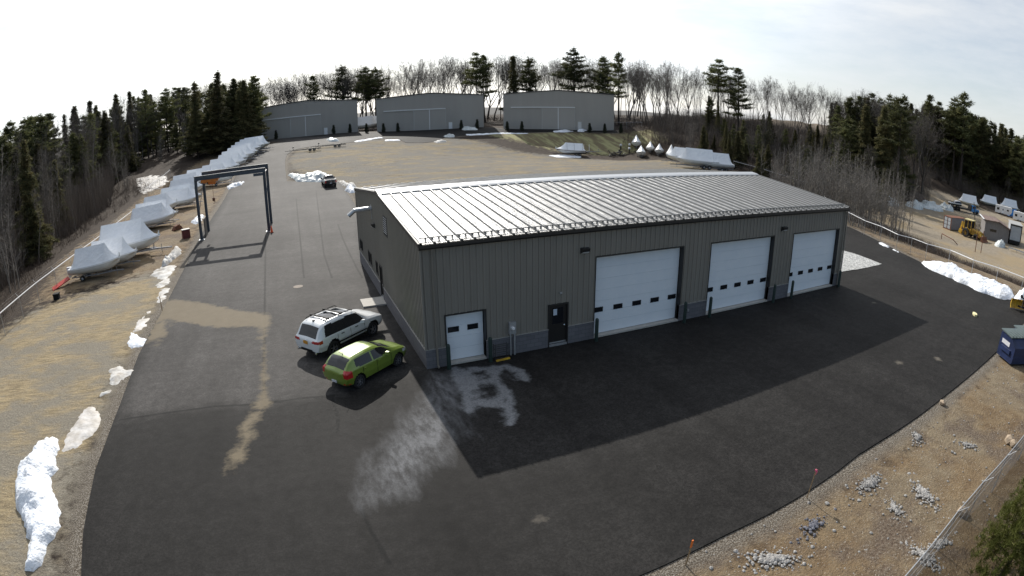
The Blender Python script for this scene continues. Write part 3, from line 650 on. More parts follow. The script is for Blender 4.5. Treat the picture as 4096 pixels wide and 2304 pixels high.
# overhead doors: panel, dark jamb, vision lites, sill
JD = .26
for n_, (a, b, t) in enumerate(GD):
    d = MB(); ns = max(4, round(t/.61)); z_ = .14
    for k in range(ns):
        z1_ = .14+(t-.18)*(k+1)/ns; d.box(a+.03, JD-.02, z_+.006, b-.03, JD+.03, z1_-.006); z_ = z1_
    d.box(a+.03, JD, .14, b-.03, JD+.025, t-.04)
    dr = d.build('garage_door', 'door_white', BLD); dr['label'] = ['narrow white overhead door with two dark panes', 'wide white overhead door nearest the entry door', 'wide white overhead door in the middle of three', 'wide white overhead door at the far right end'][n_]
    j = MB(); j.box(a-.06, -.05, 0 if n_ else 0, a, JD+.04, t); j.box(b, -.05, 0, b+.06, JD+.04, t); j.box(a-.06, -.052, t, b+.06, JD+.04, t+.07); j.build('door_jamb', 'bronze', dr)
    sl = MB(); sl.box(a, -.06, -.05, b, JD+.04, .12); sl.build('door_sill', 'concrete', dr)
    wins = [(1.12, 1.65), (2.06, 2.58)] if n_ == 0 else [(a+.10+k*(b-a-.75)/4+.0, a+.10+k*(b-a-.75)/4+.56) for k in range(5)]
    for w0, w1 in wins:
        zc = 1.66 if n_ == 0 else 1.44
        w_ = MB(); w_.box(w0, JD-.045, zc-.13, w1, JD-.022, zc+.13); w = w_.build('window', 'black', dr); g = MB(); g.box(w0+.035, JD-.052, zc-.10, w1-.035, JD-.046, zc+.10); g.build('pane', 'glass_dark', w)
# entry door with its lite, notice, knob, kick strip
def man_door(x0, x1, t, place, lab):
    def bx(mb, a, o0, z0, b, o1, z1):
        vs = [place(u, o, z) for z in (z0, z1) for (u, o) in ((a, o0), (b, o0), (b, o1), (a, o1))]
        mb.add(vs, [(0,3,2,1),(4,5,6,7),(0,1,5,4),(1,2,6,5),(2,3,7,6),(3,0,4,7)])
    q = MB(); bx(q, x0+.05, -.06, .16, x1-.05, -.01, t-.05); d = q.build('entry_door', mat('dark_brown_door', (.016,.014,.013), rough=.45), BLD); d['label'] = lab
    q = MB(); bx(q, x0-.02, -.06, 0, x0+.05, .07, t+.03); bx(q, x1-.05, -.06, 0, x1+.02, .07, t+.03); bx(q, x0+.05, -.06, t-.05, x1-.05, .07, t+.03); q.build('door_frame', 'bronze', d)
    q = MB(); bx(q, x0+.05, -.03, .0, x1-.05, .08, .13); bx(q, x0+.08, -.01, .17, x1-.08, .012, .23); q.build('threshold', 'galv', d)
    return d, bx
d, bx = man_door(ED[0], ED[1], ED[2], lambda u, o, z: (u, -o, z), 'dark brown entry door on the long wall with a paper notice')
q = MB(); bx(q, 6.33, -.012, 1.18, 6.92, -.002, 2.0); q.build('window', 'glass_dark', d)
q = MB(); bx(q, 6.37, -.002, 1.63, 6.57, .004, 1.95); nt_ = q.build('paper_notice', mat('printed_paper', (.55,.62,.70), (.42,.48,.56), 30, .7), d)
q = MB(); q.lathe([(0, .0), (.045, .0), (.045, -.02), (.02, -.03), (.035, -.06), (.03, -.08), (0, -.085)], (6.98, .0, 1.05), 12, 'y'); q.build('handle', 'chrome', d)
d, bx = man_door(SDR[0], SDR[1], SDR[2], lambda u, o, z: (-o, u, z), 'dark side door on the gable end')
q = MB(); bx(q, 10.42, -.012, 1.25, 11.0, -.002, 2.0); q.build('window', 'glass_dark', d); q = MB(); q.lathe([(0, .0), (.045, .0), (.02, -.03), (.035, -.06), (0, -.085)], (0, 10.4, 1.05), 12, 'x'); q.build('handle', 'chrome', d)
q = MB(); q.box(-1.5, 9.5, -.1, -.065, 11.0, .13); tag(q.build('stoop', 'concrete'), 'pale concrete stoop slab at the side door of the gable end', 'doorstep')
for a, b, z0, z1 in WIN:
    q = MB(); q.box(-.05, a-.05, z0-.05, .05, a, z1+.05); q.box(-.05, b, z0-.05, .05, b+.05, z1+.05); q.box(-.052, a, z1, .05, b, z1+.05); q.box(-.06, a, z0-.05, .05, b, z0); q.box(-.04, (a+b)/2-.025, z0, .02, (a+b)/2+.025, z1)
    w = q.build('window', 'bronze', BLD); g = MB(); g.box(.005, a, z0, .02, b, z1); g.build('pane', 'glass_dark', w)
# louvre, exhaust, lamps, meter, conduit
q = MB(); a, b, z0, z1 = LOU
q.box(-.05, a-.04, z0-.04, .05, a, z1+.04); q.box(-.05, b, z0-.04, .05, b+.04, z1+.04); q.box(-.05, a, z1, .05, b, z1+.04); q.box(-.05, a, z0-.04, .05, b, z0); q.box(.06, a, z0, .1, b, z1)
lv = q.build('louver_vent', 'bronze', BLD); q = MB()
for k in range(8):
    zc = z0+.06+k*(z1-z0-.08)/8; q.beam((-.01, a+.01, zc+.035), (-.01, b-.01, zc+.035), .15, .014, up=(.75, 0, .66))
q.build('louver_blade', 'white_metal', lv)
q = MB(); q.tube([(.05, 13.05, 5.45), (-1.15, 13.05, 5.40), (-1.55, 13.05, 5.10)], [.15,.15,.15], 12); ex = q.build('exhaust_pipe', 'galv', BLD)
q = MB(); q.lathe([(.15, 0), (.24, 0), (.24, .04), (.15, .04)], (-.07, 13.05, 5.45), 14, 'x'); q.box(-.07, 12.98, 4.75, -.04, 13.02, 5.3); q.build('flange', 'galv', ex)
def wall_lamp(place):
    q = MB(); q.v = [place(*p) for p in ((-.22,0,.15),(.22,0,.15),(.22,0,-.15),(-.22,0,-.15),(-.20,.26,.13),(.20,.26,.13),(.20,.22,-.02),(-.20,.22,-.02))]
    q.f = [(0,1,2,3),(4,5,6,7),(0,1,5,4),(1,2,6,5),(2,3,7,6),(3,0,4,7)]; l = q.build('wall_lamp', 'bronze', BLD)
    g = MB(); g.v = [place(*p) for p in ((-.17,.21,-.035),(.17,.21,-.035),(.19,.03,-.145),(-.19,.03,-.145),(-.17,.22,-.045),(.17,.22,-.045),(.19,.04,-.155),(-.19,.04,-.155))]; g.f = [(0,1,2,3),(7,6,5,4),(0,1,5,4),(1,2,6,5),(2,3,7,6),(3,0,4,7)]
    g.build('lens', 'lamp_clear', l)
wall_lamp(lambda s, o, z: (7.98+s, -.035-o, 4.72+z)); wall_lamp(lambda s, o, z: (22.8+s, -.035-o, 4.72+z)); wall_lamp(lambda s, o, z: (-.035-o, 12.0+s, 4.5+z))
q = MB(); q.box(3.98, -.20, 1.12, 4.32, -.035, 1.70); mt_ = q.build('meter_box', 'galv', BLD)
q = MB(); q.lathe([(0, -.13), (.06, -.125), (.085, -.09), (.085, 0)], (4.15, -.20, 1.42), 14, 'y'); q.build('meter', 'lamp_clear', mt_); q = MB(); q.tube([(4.06, -.14, 1.12), (4.06, -.14, -.02)], .035, 8); q.tube([(4.26, -.14, 1.12), (4.26, -.14, -.02)], .05, 8); q.build('conduit', 'galv', mt_)
q = MB(); q.box(6.68, -.07, 2.70, 6.80, -.034, 2.80); q.build('wall_outlet', 'galv', BLD); q = MB(); q.box(14.9, -.10, .50, 15.0, -.06, .64); q.build('wall_outlet', 'galv', BLD)
# bollards and the rack between them
BO = None
names = ['dark green bollard left of the narrow overhead door', 'dark green bollard right of the narrow overhead door beside the rack', 'dark green bollard left of the wide overhead door next to the entry door', 'dark green bollard right of the wide overhead door next to the entry door', 'dark green bollard left of the middle wide overhead door', 'dark green bollard right of the middle wide overhead door', 'dark green bollard left of the last overhead door', 'dark green bollard at the far right corner of the warehouse']
for x_, nm in zip((.90, 2.92, 8.62, 14.42, 16.36, 22.12, 24.03, 29.95), names):
    o = MB().lathe([(0, 1.24), (.05, 1.23), (.085, 1.19), (.095, 1.14), (.095, -.05)], n=16).build('bollard', 'bollard', smooth=True) if BO is None else BO.copy()
    if BO is None: BO = o
    else: COL.objects.link(o)
    o.location = (x_, -.42, AO); tag(o, nm, 'bollard', 'bollards in front of the warehouse doors')
q = MB()
for z_ in (.12, .32, .52, .72): q.tube([(3.15, -.22, z_), (3.82, -.22, z_)], .014, 5); q.tube([(3.15, -.42, z_), (3.82, -.42, z_)], .014, 5)
for x_ in (3.16, 3.80):
    for y_ in (-.22, -.42): q.tube([(x_, y_, AO), (x_, y_, .8)], .016, 5)
rk = q.build('wire_rack', 'trailer_black'); tag(rk, 'black wire rack against the block wall beside a bollard', 'rack')
q = MB(); q.beam((3.15, -.56, .07), (3.85, -.50, .07), .10, .06); tag(q.build('timber_block', 'yellow'), 'yellow timber lying on the asphalt in front of the wire rack', 'timber')
q = MB(); q.lathe([(0, .012), (.36, .012), (.37, 0), (.37, -.02)], n=24); o = q.build('manhole_cover', mat('pale_iron', (.22,.18,.14), (.14,.11,.09), 14, .8, bump=.01)); c0 = F(750, 722); o.location = (c0[0], c0[1], c0[2]+AO); tag(o, 'round rusty manhole cover in the access road', 'manhole cover')

# ------------------------------------------------------------------ three hangars on the rise
SN = ['left of the three grey boat hangars, behind the row of wrapped boats', 'middle of the three grey boat hangars on the rise', 'right of the three grey boat hangars, above the straw bank']
for n_, ((A, B)) in enumerate(SHED):
    A, B = Vector((A[0], A[1], A[2])), Vector((B[0], B[1], B[2])); w = math.hypot(B[0]-A[0], B[1]-A[1]); ang = math.atan2(B[1]-A[1], B[0]-A[0])
    e = empty('boat_hangar', (A[0], A[1], (A[2]+B[2])/2), ang, SN[n_], 'hangar', 'grey boat hangars on the rise'); hw = [9.75, 10.0, 10.15][n_]; pk = hw+.95; dep = 46; zb = -1.2
    q = MB(); k = 0
    pr = []
    while k*.305 < w:
        for dx, o_ in ((0, 0), (.03, -.03), (.09, -.03), (.12, 0)):
            if k*.305+dx < w: pr.append((k*.305+dx, o_))
        k += 1
    pr.append((w, 0)); pr = sorted(set(pr+[(w/2, 0)])); tp = lambda s: hw+(pk-hw)*(1-abs(s-w/2)/(w/2))
    q.grid([[(a, o_, zb) for a, o_ in pr], [(a, o_, tp(a)) for a, o_ in pr]])
    q.add([(0,0,zb),(0,dep,zb),(0,dep,hw),(0,0,hw),(w,0,zb),(w,dep,zb),(w,dep,hw),(w,0,hw),(w/2,dep,pk)], [(0,1,2,3),(4,7,6,5),(1,5,6,8,2)])
    q.build('wall', 'shed_siding', e, fix=False)
    q = MB(); q.add([(-.15,-.2,hw+.02),(w/2,-.2,pk+.05),(w+.15,-.2,hw+.02),(w+.15,dep+.2,hw+.02),(w/2,dep+.2,pk+.05),(-.15,dep+.2,hw+.02),(-.15,-.2,hw-.25),(w/2,-.2,pk-.22),(w+.15,-.2,hw-.25)], [(0,1,4,5),(1,2,3,4),(6,7,1,0),(7,8,2,1)])
    q.build('roof', mat('dark_roof_edge', (.05,.05,.05), rough=.5), e, fix=False)
    x0, x1 = w*.068, w*.645; zd = 6.1; sw = (x1-x0)
    dd = MB(); dd.box(x0+sw*.49, -.16, -.02, x0+sw*.735, -.05, zd-.06); dd.box(x0+sw*.745, -.16, -.02, x1-.05, -.05, zd-.06); sdoor = dd.build('sliding_door', 'shed_siding', e)
    dd = MB(); dd.box(x0, -.30, zd, x1, -.04, zd+.24); dd.build('door_track', 'white_metal', sdoor)
    dd = MB(); dd.box(x0+sw*.735, -.19, 0, x0+sw*.745, -.05, zd-.05); dd.build('door_edge', 'white_metal', sdoor)
    dd = MB(); dd.box(x0+sw*.485, -.165, 0, x0+sw*.49, -.04, zd-.05); dd.build('door_seam', 'galv', sdoor); dd = MB(); dd.box(x1-.05, -.165, 0, x1, -.04, zd-.05); dd.build('door_seam', 'galv', sdoor)
    dd = MB(); dx_ = w*.672; dd.box(dx_, -.09, .05, dx_+1.0, -.035, 2.2); ed = dd.build('entry_door', 'white_metal' if n_ < 2 else 'galv', e); dd = MB(); dd.box(dx_+.85, -.15, 1.0, dx_+.92, -.09, 1.1); dd.build('handle', 'chrome', ed)
# ------------------------------------------------------------------ vehicles
def smooth1(a, k):
    w = np.exp(-.5*(np.arange(-3*k, 3*k+1)/k)**2); w /= w.sum(); return np.convolve(np.pad(a, 3*k, mode='edge'), w, 'valid')
def car_body(keys, classify, arches, parent, mats, dx=.03, bow=.07, sm=3, taper=None):
    K = np.array(keys, float); x0, x1 = K[0, 0], K[-1, 0]; X = np.linspace(x0, x1, int((x1-x0)/dx)+1)
    zb, ze, zt, ws, wb, wt = [smooth1(np.interp(X, K[:, 0], K[:, i]), sm) for i in range(1, 7)]
    cnt = [3, 3, 10, 6, 10, 4, 8]
    def half(i):
        g = max(zt[i]-ze[i], .03); P_ = [(0, zb[i]), (.8*ws[i], zb[i]), (ws[i], zb[i]+.12), (wb[i], .5*(zb[i]+ze[i])+.03), (wb[i]-.025, ze[i]), (min(wt[i]+.02, wb[i]-.03), ze[i]+.86*g), (max(wt[i]-.10, .1), ze[i]+g-.015), (0, ze[i]+g+.02)]
        pts = []; seg = []
        for k, n in enumerate(cnt):
            for j in range(n):
                t = j/n; pts.append((P_[k][0]*(1-t)+P_[k+1][0]*t, P_[k][1]*(1-t)+P_[k+1][1]*t)); seg.append(k)
        pts.append(P_[-1]); seg.append(6); return pts, seg
    rows = []
    for i in range(len(X)):
        pts, seg = half(i); ring = [(X[i], y, z) for y, z in pts]+[(X[i], -y, z) for y, z in pts[-2:0:-1]]; rows.append(ring)
    segs = seg+seg[-2:0:-1]
    def caps(row, sgn):
        zc = sum(p[2] for p in row)/len(row); out = []
        for s_ in (.96, .88, .78, .66, .52, .36, .18, .02):
            out.append([(p[0]+sgn*bow*(1-s_**3), p[1]*s_, zc+(p[2]-zc)*s_) for p in row])
        return out
    nrear = 8; rows = caps(rows[0], -1)[::-1]+rows+caps(rows[-1], 1); M_ = len(rows[0])
    arch = set(); R_ = []
    for i, row in enumerate(rows):
        nr = []
        for j, (x, y, z) in enumerate(row):
            for (ax, az, ar) in arches:
                if (x-ax)**2+(z-az)**2 < ar*ar and abs(y) > .35 and segs[j] <= 3:
                    y = math.copysign(min(abs(y), .60), y); arch.add((i, j)); break
            nr.append((x, y, z))
        R_.append(nr)
    grp = {}
    for i in range(len(R_)-1):
        for j in range(M_):
            k = (j+1) % M_; q = [(i, j), (i, k), (i+1, k), (i+1, j)]; pts = [R_[a][b] for a, b in q]; c = np.mean(pts, 0)
            cap = -1 if i < nrear else (1 if i >= len(R_)-1-nrear else 0)
            sg = 1 if j < M_//2 else -1; s_ = segs[j] if j < len(seg) else segs[k]
            cl = 'wheel_arch' if any(p in arch for p in q) else classify(c[0], c[1], c[2], s_, cap)
            if cl in ('wheel_arch', 'reflector'): cl = cl+'|%d%d' % (c[1] < 0, c[0] > (x0+x1)/2)
            grp.setdefault(cl+('|R' if cl in ('taillight', 'headlight', 'side_window') and c[1] < 0 else '|L' if cl in ('taillight', 'headlight', 'side_window') else ''), []).append(q)
    objs = {}
    for cl, qs in grp.items():
        idx = {}; mb = MB()
        for q in qs:
            f = []
            for p in q:
                if p not in idx: idx[p] = len(mb.v); mb.v.append(R_[p[0]][p[1]])
                f.append(idx[p])
            mb.f.append(tuple(f))
        nm = cl.split('|')[0]; objs[cl] = mb.build(nm, mats[nm], parent, smooth=True)
    return objs
def wheel(parent, x, y, r, w=.24, spokes=5, rim='alloy', rr=.68):
    s_ = 1 if y > 0 else -1
    q = MB().lathe([(r*rr, -w/2), (r*.93, -w/2), (r, -w/2+.04), (r, w/2-.04), (r*.93, w/2), (r*rr, w/2), (r*rr, -w/2)], (0, 0, 0), 26, 'y'); o = q.build('wheel', 'rubber', parent, smooth=False); o.location = (x, y, r)
    q = MB(); f = s_*(w/2-.045); q.lathe([(r*rr, f-s_*.03), (r*rr*.93, f), (r*rr*.86, f-s_*.05)], n=26, axis='y'); q.lathe([(0, f), (r*.16, f), (r*.18, f-s_*.04)], n=14, axis='y')
    for k in range(spokes):
        a = 2*math.pi*k/spokes+.3; q.beam((math.cos(a)*r*.12, f-s_*.02, math.sin(a)*r*.12), (math.cos(a)*r*rr*.9, f-s_*.015, math.sin(a)*r*rr*.9), .035, r*.17, up=(0, 1, 0))
    ro = q.build('rim', rim, o); q = MB().lathe([(0, f-s_*.07), (r*rr*.9, f-s_*.07)], n=24, axis='y'); q.build('brake_disc', 'black', o); return o
# white SUV
SUV = empty('parked_car', (-5.30, 3.24, AO), R(38), 'white SUV with roof crossbars and an orange plate, parked by the gable end', 'car')
sk_ = [(0,.42,.98,1.02,.80,.90,.80),(.05,.36,1.04,1.10,.84,.93,.76),(.20,.32,1.06,1.36,.88,.955,.72),(.40,.31,1.08,1.67,.89,.965,.74),(.62,.31,1.08,1.75,.89,.97,.73),(1.3,.31,1.07,1.79,.89,.97,.73),(2.2,.31,1.06,1.78,.89,.97,.72),(2.85,.31,1.05,1.70,.89,.97,.70),(3.20,.31,1.05,1.46,.89,.97,.71),(3.62,.31,1.06,1.19,.89,.965,.75),(3.80,.31,1.05,1.15,.89,.96,.80),(4.30,.31,.99,1.08,.88,.94,.78),(4.60,.33,.94,1.02,.85,.90,.72),(4.75,.40,.86,.92,.78,.82,.64)]
def cls_suv(x, y, z, s, cap):
    a = abs(y)
    if s == 4 and cap == 0 and .46+(z-1.07)*.30 < x < 3.44-(z-1.06)*1.0 and 1.12 < z < 1.65: return 'side_window'
    if s >= 5 and 2.92 < x < 3.58 and a < .68 and cap == 0: return 'windshield'
    if s >= 5 and x < .40 and x > .05 and cap == 0 and a < .62 and z > 1.10: return 'rear_window'
    if s >= 6 and cap == 0 and ((2.05 < x < 2.68) or (1.12 < x < 1.88)) and a < .50: return 'sunroof'
    if x < .26 and .90 < z < 1.045 and a > .46: return 'taillight'
    if x > 4.42 and .76 < z < .92 and a > .45: return 'headlight'
    if z < .47: return 'lower_trim'
    if cap == 1 and .55 < z < .80 and a < .5: return 'grille'
    return 'body'
SM = dict(body='car_white', side_window='glass_dark', windshield='glass_dark', rear_window='glass_dark', sunroof='glass_dark', taillight='tail_red', headlight='lamp_clear', lower_trim='black', grille='black', wheel_arch='black')
car_body(sk_, cls_suv, [(.98,.40,.46),(3.90,.40,.46)], SUV, SM)
for x_ in (.98, 3.90):
    for y_ in (.81, -.81): wheel(SUV, x_, y_, .385, .26)
for s_ in (1, -1):
    q = MB(); q.tube([(.62, s_*.60, 1.79), (.75, s_*.60, 1.83), (2.65, s_*.585, 1.83), (2.80, s_*.58, 1.75)], .022, 8); q.build('roof_rail', 'black', SUV)
    q = MB(); q.add([(3.02, s_*.94, 1.04), (3.22, s_*.94, 1.05), (3.22, s_*1.14, 1.06), (3.06, s_*1.15, 1.06), (3.04, s_*.94, 1.18), (3.18, s_*.94, 1.2), (3.16, s_*1.13, 1.23), (3.06, s_*1.14, 1.22)], [(0,1,2,3),(4,5,6,7),(0,1,5,4),(1,2,6,5),(2,3,7,6),(3,0,4,7)]); q.build('mirror', 'car_white', SUV)
    for x_ in (1.55, 2.55): q = MB(); q.beam((x_, s_*.972, .99), (x_+.20, s_*.972, .985), .03, .035); q.build('door_handle', 'black', SUV)
for x_ in (1.05, 1.95):
    q = MB(); q.beam((x_, -.66, 1.87), (x_, .66, 1.87), .10, .04)
    for s_ in (1, -1): q.box(x_-.08, s_*.60-.06, 1.82, x_+.08, s_*.60+.06, 1.90)
    q.build('crossbar', 'black', SUV)
q = MB(); q.box(-.085, -.02, .83, -.05, .29, .98) if False else q.box(-.100, -.155, .82, -.066, .155, .975); q.build('licence_plate', 'plate_orange', SUV)
q = MB(); q.box(-.088, -.40, .50, -.04, .40, .56); q.build('bumper_trim', 'black', SUV); q = MB(); q.box(-.092, -.10, 1.005, -.06, .10, 1.03); q.build('badge', 'chrome', SUV)
q = MB(); q.prism([(.55, 1.765), (.80, 1.765), (.58, 1.83)], -.03, .03, 'xz'); q.build('antenna', 'black', SUV)
for s_ in (.66, -.66): q = MB(); q.lathe([(0,0),(.055,0),(.05,-.06),(0,-.06)], (-.03, s_, .42), 12, 'x'); q.build('exhaust_tip', 'chrome', SUV)
# lime green hatchback
HAT = empty('parked_car', (-4.33, -.56, AO), R(36.5), 'lime green hatchback parked next to the white SUV, in front of the warehouse corner', 'car')
hk = [(0,.36,.86,.90,.70,.78,.68),(.06,.28,.93,1.0,.76,.83,.66),(.22,.24,.95,1.20,.80,.845,.62),(.42,.22,.95,1.38,.81,.85,.60),(.75,.21,.94,1.455,.815,.85,.585),(1.4,.20,.92,1.475,.815,.85,.58),(2.0,.20,.90,1.455,.815,.85,.575),(2.45,.20,.89,1.34,.815,.85,.57),(2.85,.20,.89,1.12,.815,.85,.60),(3.15,.20,.90,1.00,.815,.845,.66),(3.60,.21,.84,.92,.80,.83,.64),(3.90,.25,.74,.82,.74,.77,.58),(4.05,.34,.62,.68,.62,.66,.46)]
def cls_hat(x, y, z, s, cap):
    a = abs(y)
    if s == 4 and cap == 0 and .62+(z-.95)*.1 < x < 2.92-(z-.92)*1.35 and .955+max(0, (1.25-x))*.11 < z < 1.34 and not (1.62 < x < 1.70): return 'side_window'
    if s >= 5 and 2.28 < x < 3.10 and a < .56 and cap == 0: return 'windshield'
    if s >= 5 and .09 < x < .50 and a < .55 and cap == 0: return 'rear_window'
    if x < .34 and .68 < z < 1.04-.2*x and a > .56+(1.0-z)*.25: return 'taillight'
    if x < .2 and .36 < z < .42 and a > .52: return 'reflector'
    if 3.62 < x < 3.95 and .62 < z < .76 and a > .55: return 'headlight'
    if z < .27: return 'lower_trim'
    if cap == 1 and .40 < z < .56 and a < .4: return 'grille'
    return 'body'
HM = dict(SM, body='car_green', reflector='tail_red'); car_body(hk, cls_hat, [(.72,.31,.37),(3.30,.31,.37)], HAT, HM)
for x_ in (.72, 3.30):
    for y_ in (.73, -.73): wheel(HAT, x_, y_, .31, .20, 7, rr=.72)
for s_ in (1, -1):
    q = MB(); q.add([(2.45, s_*.80, .92), (2.62, s_*.80, .93), (2.62, s_*1.0, .94), (2.50, s_*1.0, .94), (2.47, s_*.8, 1.05), (2.58, s_*.8, 1.07), (2.57, s_*.98, 1.08), (2.50, s_*.98, 1.07)], [(0,1,2,3),(4,5,6,7),(0,1,5,4),(1,2,6,5),(2,3,7,6),(3,0,4,7)]); q.build('mirror', 'car_green', HAT)
    for x_ in (1.02, 1.95): q = MB(); q.beam((x_, s_*.853, .83), (x_+.17, s_*.853, .835), .03, .03); q.build('door_handle', 'car_green', HAT)
q = MB(); q.box(-.09, -.15, .40, -.055, .15, .50); q.build('licence_plate', 'plate_white', HAT)
q = MB(); q.tube([(.62, 0, 1.455), (.38, 0, 1.66)], .008, 5); q.lathe([(0,.03),(.03,0)], (.62,0,1.46), 8); q.build('antenna', 'black', HAT)
q = MB(); q.beam((.02, -.45, .90), (.02, .45, .90), .03, .03); q.build('chrome_strip', 'chrome', HAT); q = MB(); q.tube([(.13, 0, 1.09), (.10, .3, 1.04)], .012, 4); q.build('wiper', 'black', HAT)
def side_seams(e, xs_, y, z0, z1, lean=0.0):
    for x_ in xs_:
        for s_ in (1, -1): q = MB(); q.beam((x_, s_*y, z0), (x_+lean, s_*(y+.002), z1), .012, .012); q.build('panel_gap', 'black', e)
side_seams(SUV, (1.30, 2.22, 3.25), .962, .52, 1.06); side_seams(HAT, (.98, 1.86, 2.80), .846, .36, .92)
q = MB(); q.beam((1.0, -.975, .62), (3.4, -.972, .62), .03, .06); q.beam((1.5, -.975, .60), (3.4, -.972, .60), .02, .03); q.build('side_trim', 'black', SUV)
# black pickup far along the road
p0 = P(1120+1650/8.05, 660+745/8.05); PK = empty('pickup_truck', (p0[0], p0[1], p0[2]+AO), R(93), 'black pickup truck with an open bed, parked beside the old snow heap on the road', 'pickup truck')
pk_ = [(0,.60,1.12,1.24,.84,.93,.86),(.05,.52,1.12,1.26,.86,.95,.87),(1.75,.50,1.12,1.26,.88,.96,.87),(1.85,.50,1.14,1.70,.88,.96,.70),(2.1,.48,1.14,1.82,.88,.96,.68),(3.2,.48,1.12,1.82,.88,.96,.67),(3.75,.48,1.10,1.28,.88,.96,.72),(4.1,.48,1.08,1.20,.88,.95,.80),(5.1,.50,1.02,1.12,.86,.92,.76),(5.35,.6,.92,.98,.8,.85,.68)]
def cls_pk(x, y, z, s, cap):
    a = abs(y)
    if s == 4 and cap == 0 and 1.98 < x < 3.55-(z-1.1)*.8 and 1.18 < z < 1.74: return 'side_window'
    if s >= 5 and 3.2 < x < 3.85 and a < .66: return 'windshield'
    if s >= 5 and 1.78 < x < 1.98 and a < .60 and z > 1.3: return 'rear_window'
    if x < .12 and .82 < z < 1.14 and a > .72: return 'taillight'
    return 'body'
PM = dict(SM, body='car_black'); car_body(pk_, cls_pk, [(1.05,.42,.50),(4.5,.42,.50)], PK, PM, dx=.06, bow=.03, sm=2)
for x_ in (1.05, 4.5):
    for y_ in (.80, -.80): wheel(PK, x_, y_, .40, .26)
q = MB(); q.box(.06, -.87, 1.285, .12, .87, 1.30); q.box(.12, .80, 1.285, 1.75, .87, 1.30); q.box(.12, -.87, 1.285, 1.75, -.80, 1.30); q.box(1.70, -.80, 1.285, 1.76, .80, 1.30); q.build('bed_rail', 'chrome', PK)
q = MB(); q.box(-.06, -.16, .70, -.03, .16, .84); q.build('licence_plate', 'plate_white', PK); q = MB(); q.box(-.14, -.85, .48, -.03, .85, .62); q.build('bumper', 'black', PK); q = MB(); q.box(-.06, -.12, 1.06, -.03, .12, 1.12); q.build('badge', 'chrome', PK)
for s_ in (1, -1): q = MB(); q.box(3.45, s_*.96-.02 if s_ < 0 else .94, 1.12, 3.6, s_*1.2 if s_ > 0 else -.94, 1.36) if s_ > 0 else q.box(3.45, -1.2, 1.12, 3.6, -.94, 1.36); q.build('mirror', 'black', PK)

# ------------------------------------------------------------------ gantry hoist and cone
G0 = P(808, 960); G1 = P(1077, 926); G2 = P(835, 925); G3 = P(1086, 893)
feet = [Vector(g) for g in (G0, G1, G2, G3)]; GT = empty('gantry_hoist', (float(feet[0].x), float(feet[0].y), float(feet[0].z)), 0, 'slate blue steel gantry spanning the access road, with an orange hoist', 'gantry crane'); o0 = feet[0]
ftl = [f_-o0 for f_ in feet]; H_ = 6.25
def hbeam(q, a, b, w, d, t=.025, up=(0,0,1)):
    a, b = Vector(a), Vector(b); dr_ = (b-a).normalized(); u = Vector(up)
    s_ = dr_.cross(u).normalized(); u = s_.cross(dr_).normalized()
    q.beam(a+u*(d/2-t/2), b+u*(d/2-t/2), w, t, up=u); q.beam(a-u*(d/2-t/2), b-u*(d/2-t/2), w, t, up=u); q.beam(a, b, t, d-2*t, up=u)
for f_ in ftl:
    q = MB(); hbeam(q, f_, f_+Vector((0, 0, H_)), .26, .30, .03, up=(1, 0, 0)); q.build('post', 'steel_blue', GT)
    q = MB(); q.box(f_.x-.33, f_.y-.33, .0, f_.x+.33, f_.y+.33, .06); q.build('base_plate', 'galv', GT)
for a, b in ((0, 1), (2, 3)):
    q = MB(); A, B = ftl[a]+Vector((-.15, 0, H_+.22)), ftl[b]+Vector((.15, 0, H_+.22)); B.z = A.z; hbeam(q, A, B, .30, .46, .035); q.build('girder', 'steel_blue', GT)
for a, b in ((1, 3), (0, 2)):
    q = MB(); q.beam(ftl[a]+Vector((0, .1, H_-.12)), ftl[b]+Vector((0, -.1, H_-.12)), .1); q.beam(ftl[a]+Vector((0, 0, 2.6)), ftl[b]+Vector((0, 0, H_-.5)), .05); q.build('brace', 'steel_blue', GT)
q = MB(); c0 = (ftl[1]+ftl[3])/2; q.box(c0.x-1.25, ftl[1].y-.16, H_-.32, c0.x-.25, ftl[1].y+.16, H_-.05); q.build('motor_box', 'steel_blue', GT)
yA, yB = ftl[0].y, ftl[2].y; xm = ftl[0].x+1.55
q = MB()
for x_ in (xm-.55, xm+.55): q.box(x_-.14, yA-.25, H_-.38, x_+.14, yB+.25, H_-.10)
for y_ in (yA, yB): q.box(xm-.95, y_-.20, H_-.30, xm+.95, y_+.20, H_-.02)
q.box(xm-.4, (yA+yB)/2-.5, H_-.75, xm+.4, (yA+yB)/2+.5, H_-.1); hz = q.build('hoist_trolley', 'orange', GT)
q = MB(); ym_ = (yA+yB)/2; q.tube([(xm, ym_, H_-.7), (xm, ym_, H_-2.3)], .02, 5); q.box(xm-.14, ym_-.14, H_-2.6, xm+.14, ym_+.14, H_-2.25); q.tube([(xm, ym_, H_-2.6), (xm+.12, ym_, H_-2.75), (xm, ym_, H_-2.9), (xm-.1, ym_, H_-2.8)], .03, 6); q.build('hook_block', 'rust', hz)
q = MB(); q.box(ftl[0].x+.28, yA+.9, 0, ftl[0].x+.36, yA+2.6, 2.05); q.build('control_panel', 'trailer_black', GT)
def cone(loc, sc=1.0):
    e = empty('traffic_cone', loc, .3, 'orange traffic cone at the foot of the right gantry post', 'traffic cone')
    q = MB(); q.lathe([(.02, .74), (.035, .73), (.15, .04)], n=18); q.build('cone_body', 'cone_orange', e, smooth=True); q = MB(); q.box(-.19, -.19, 0, .19, .19, .04); q.build('base', 'black', e); return e
c0 = P(1084, 932); cone((c0[0]+.1, c0[1], c0[2]+AO))

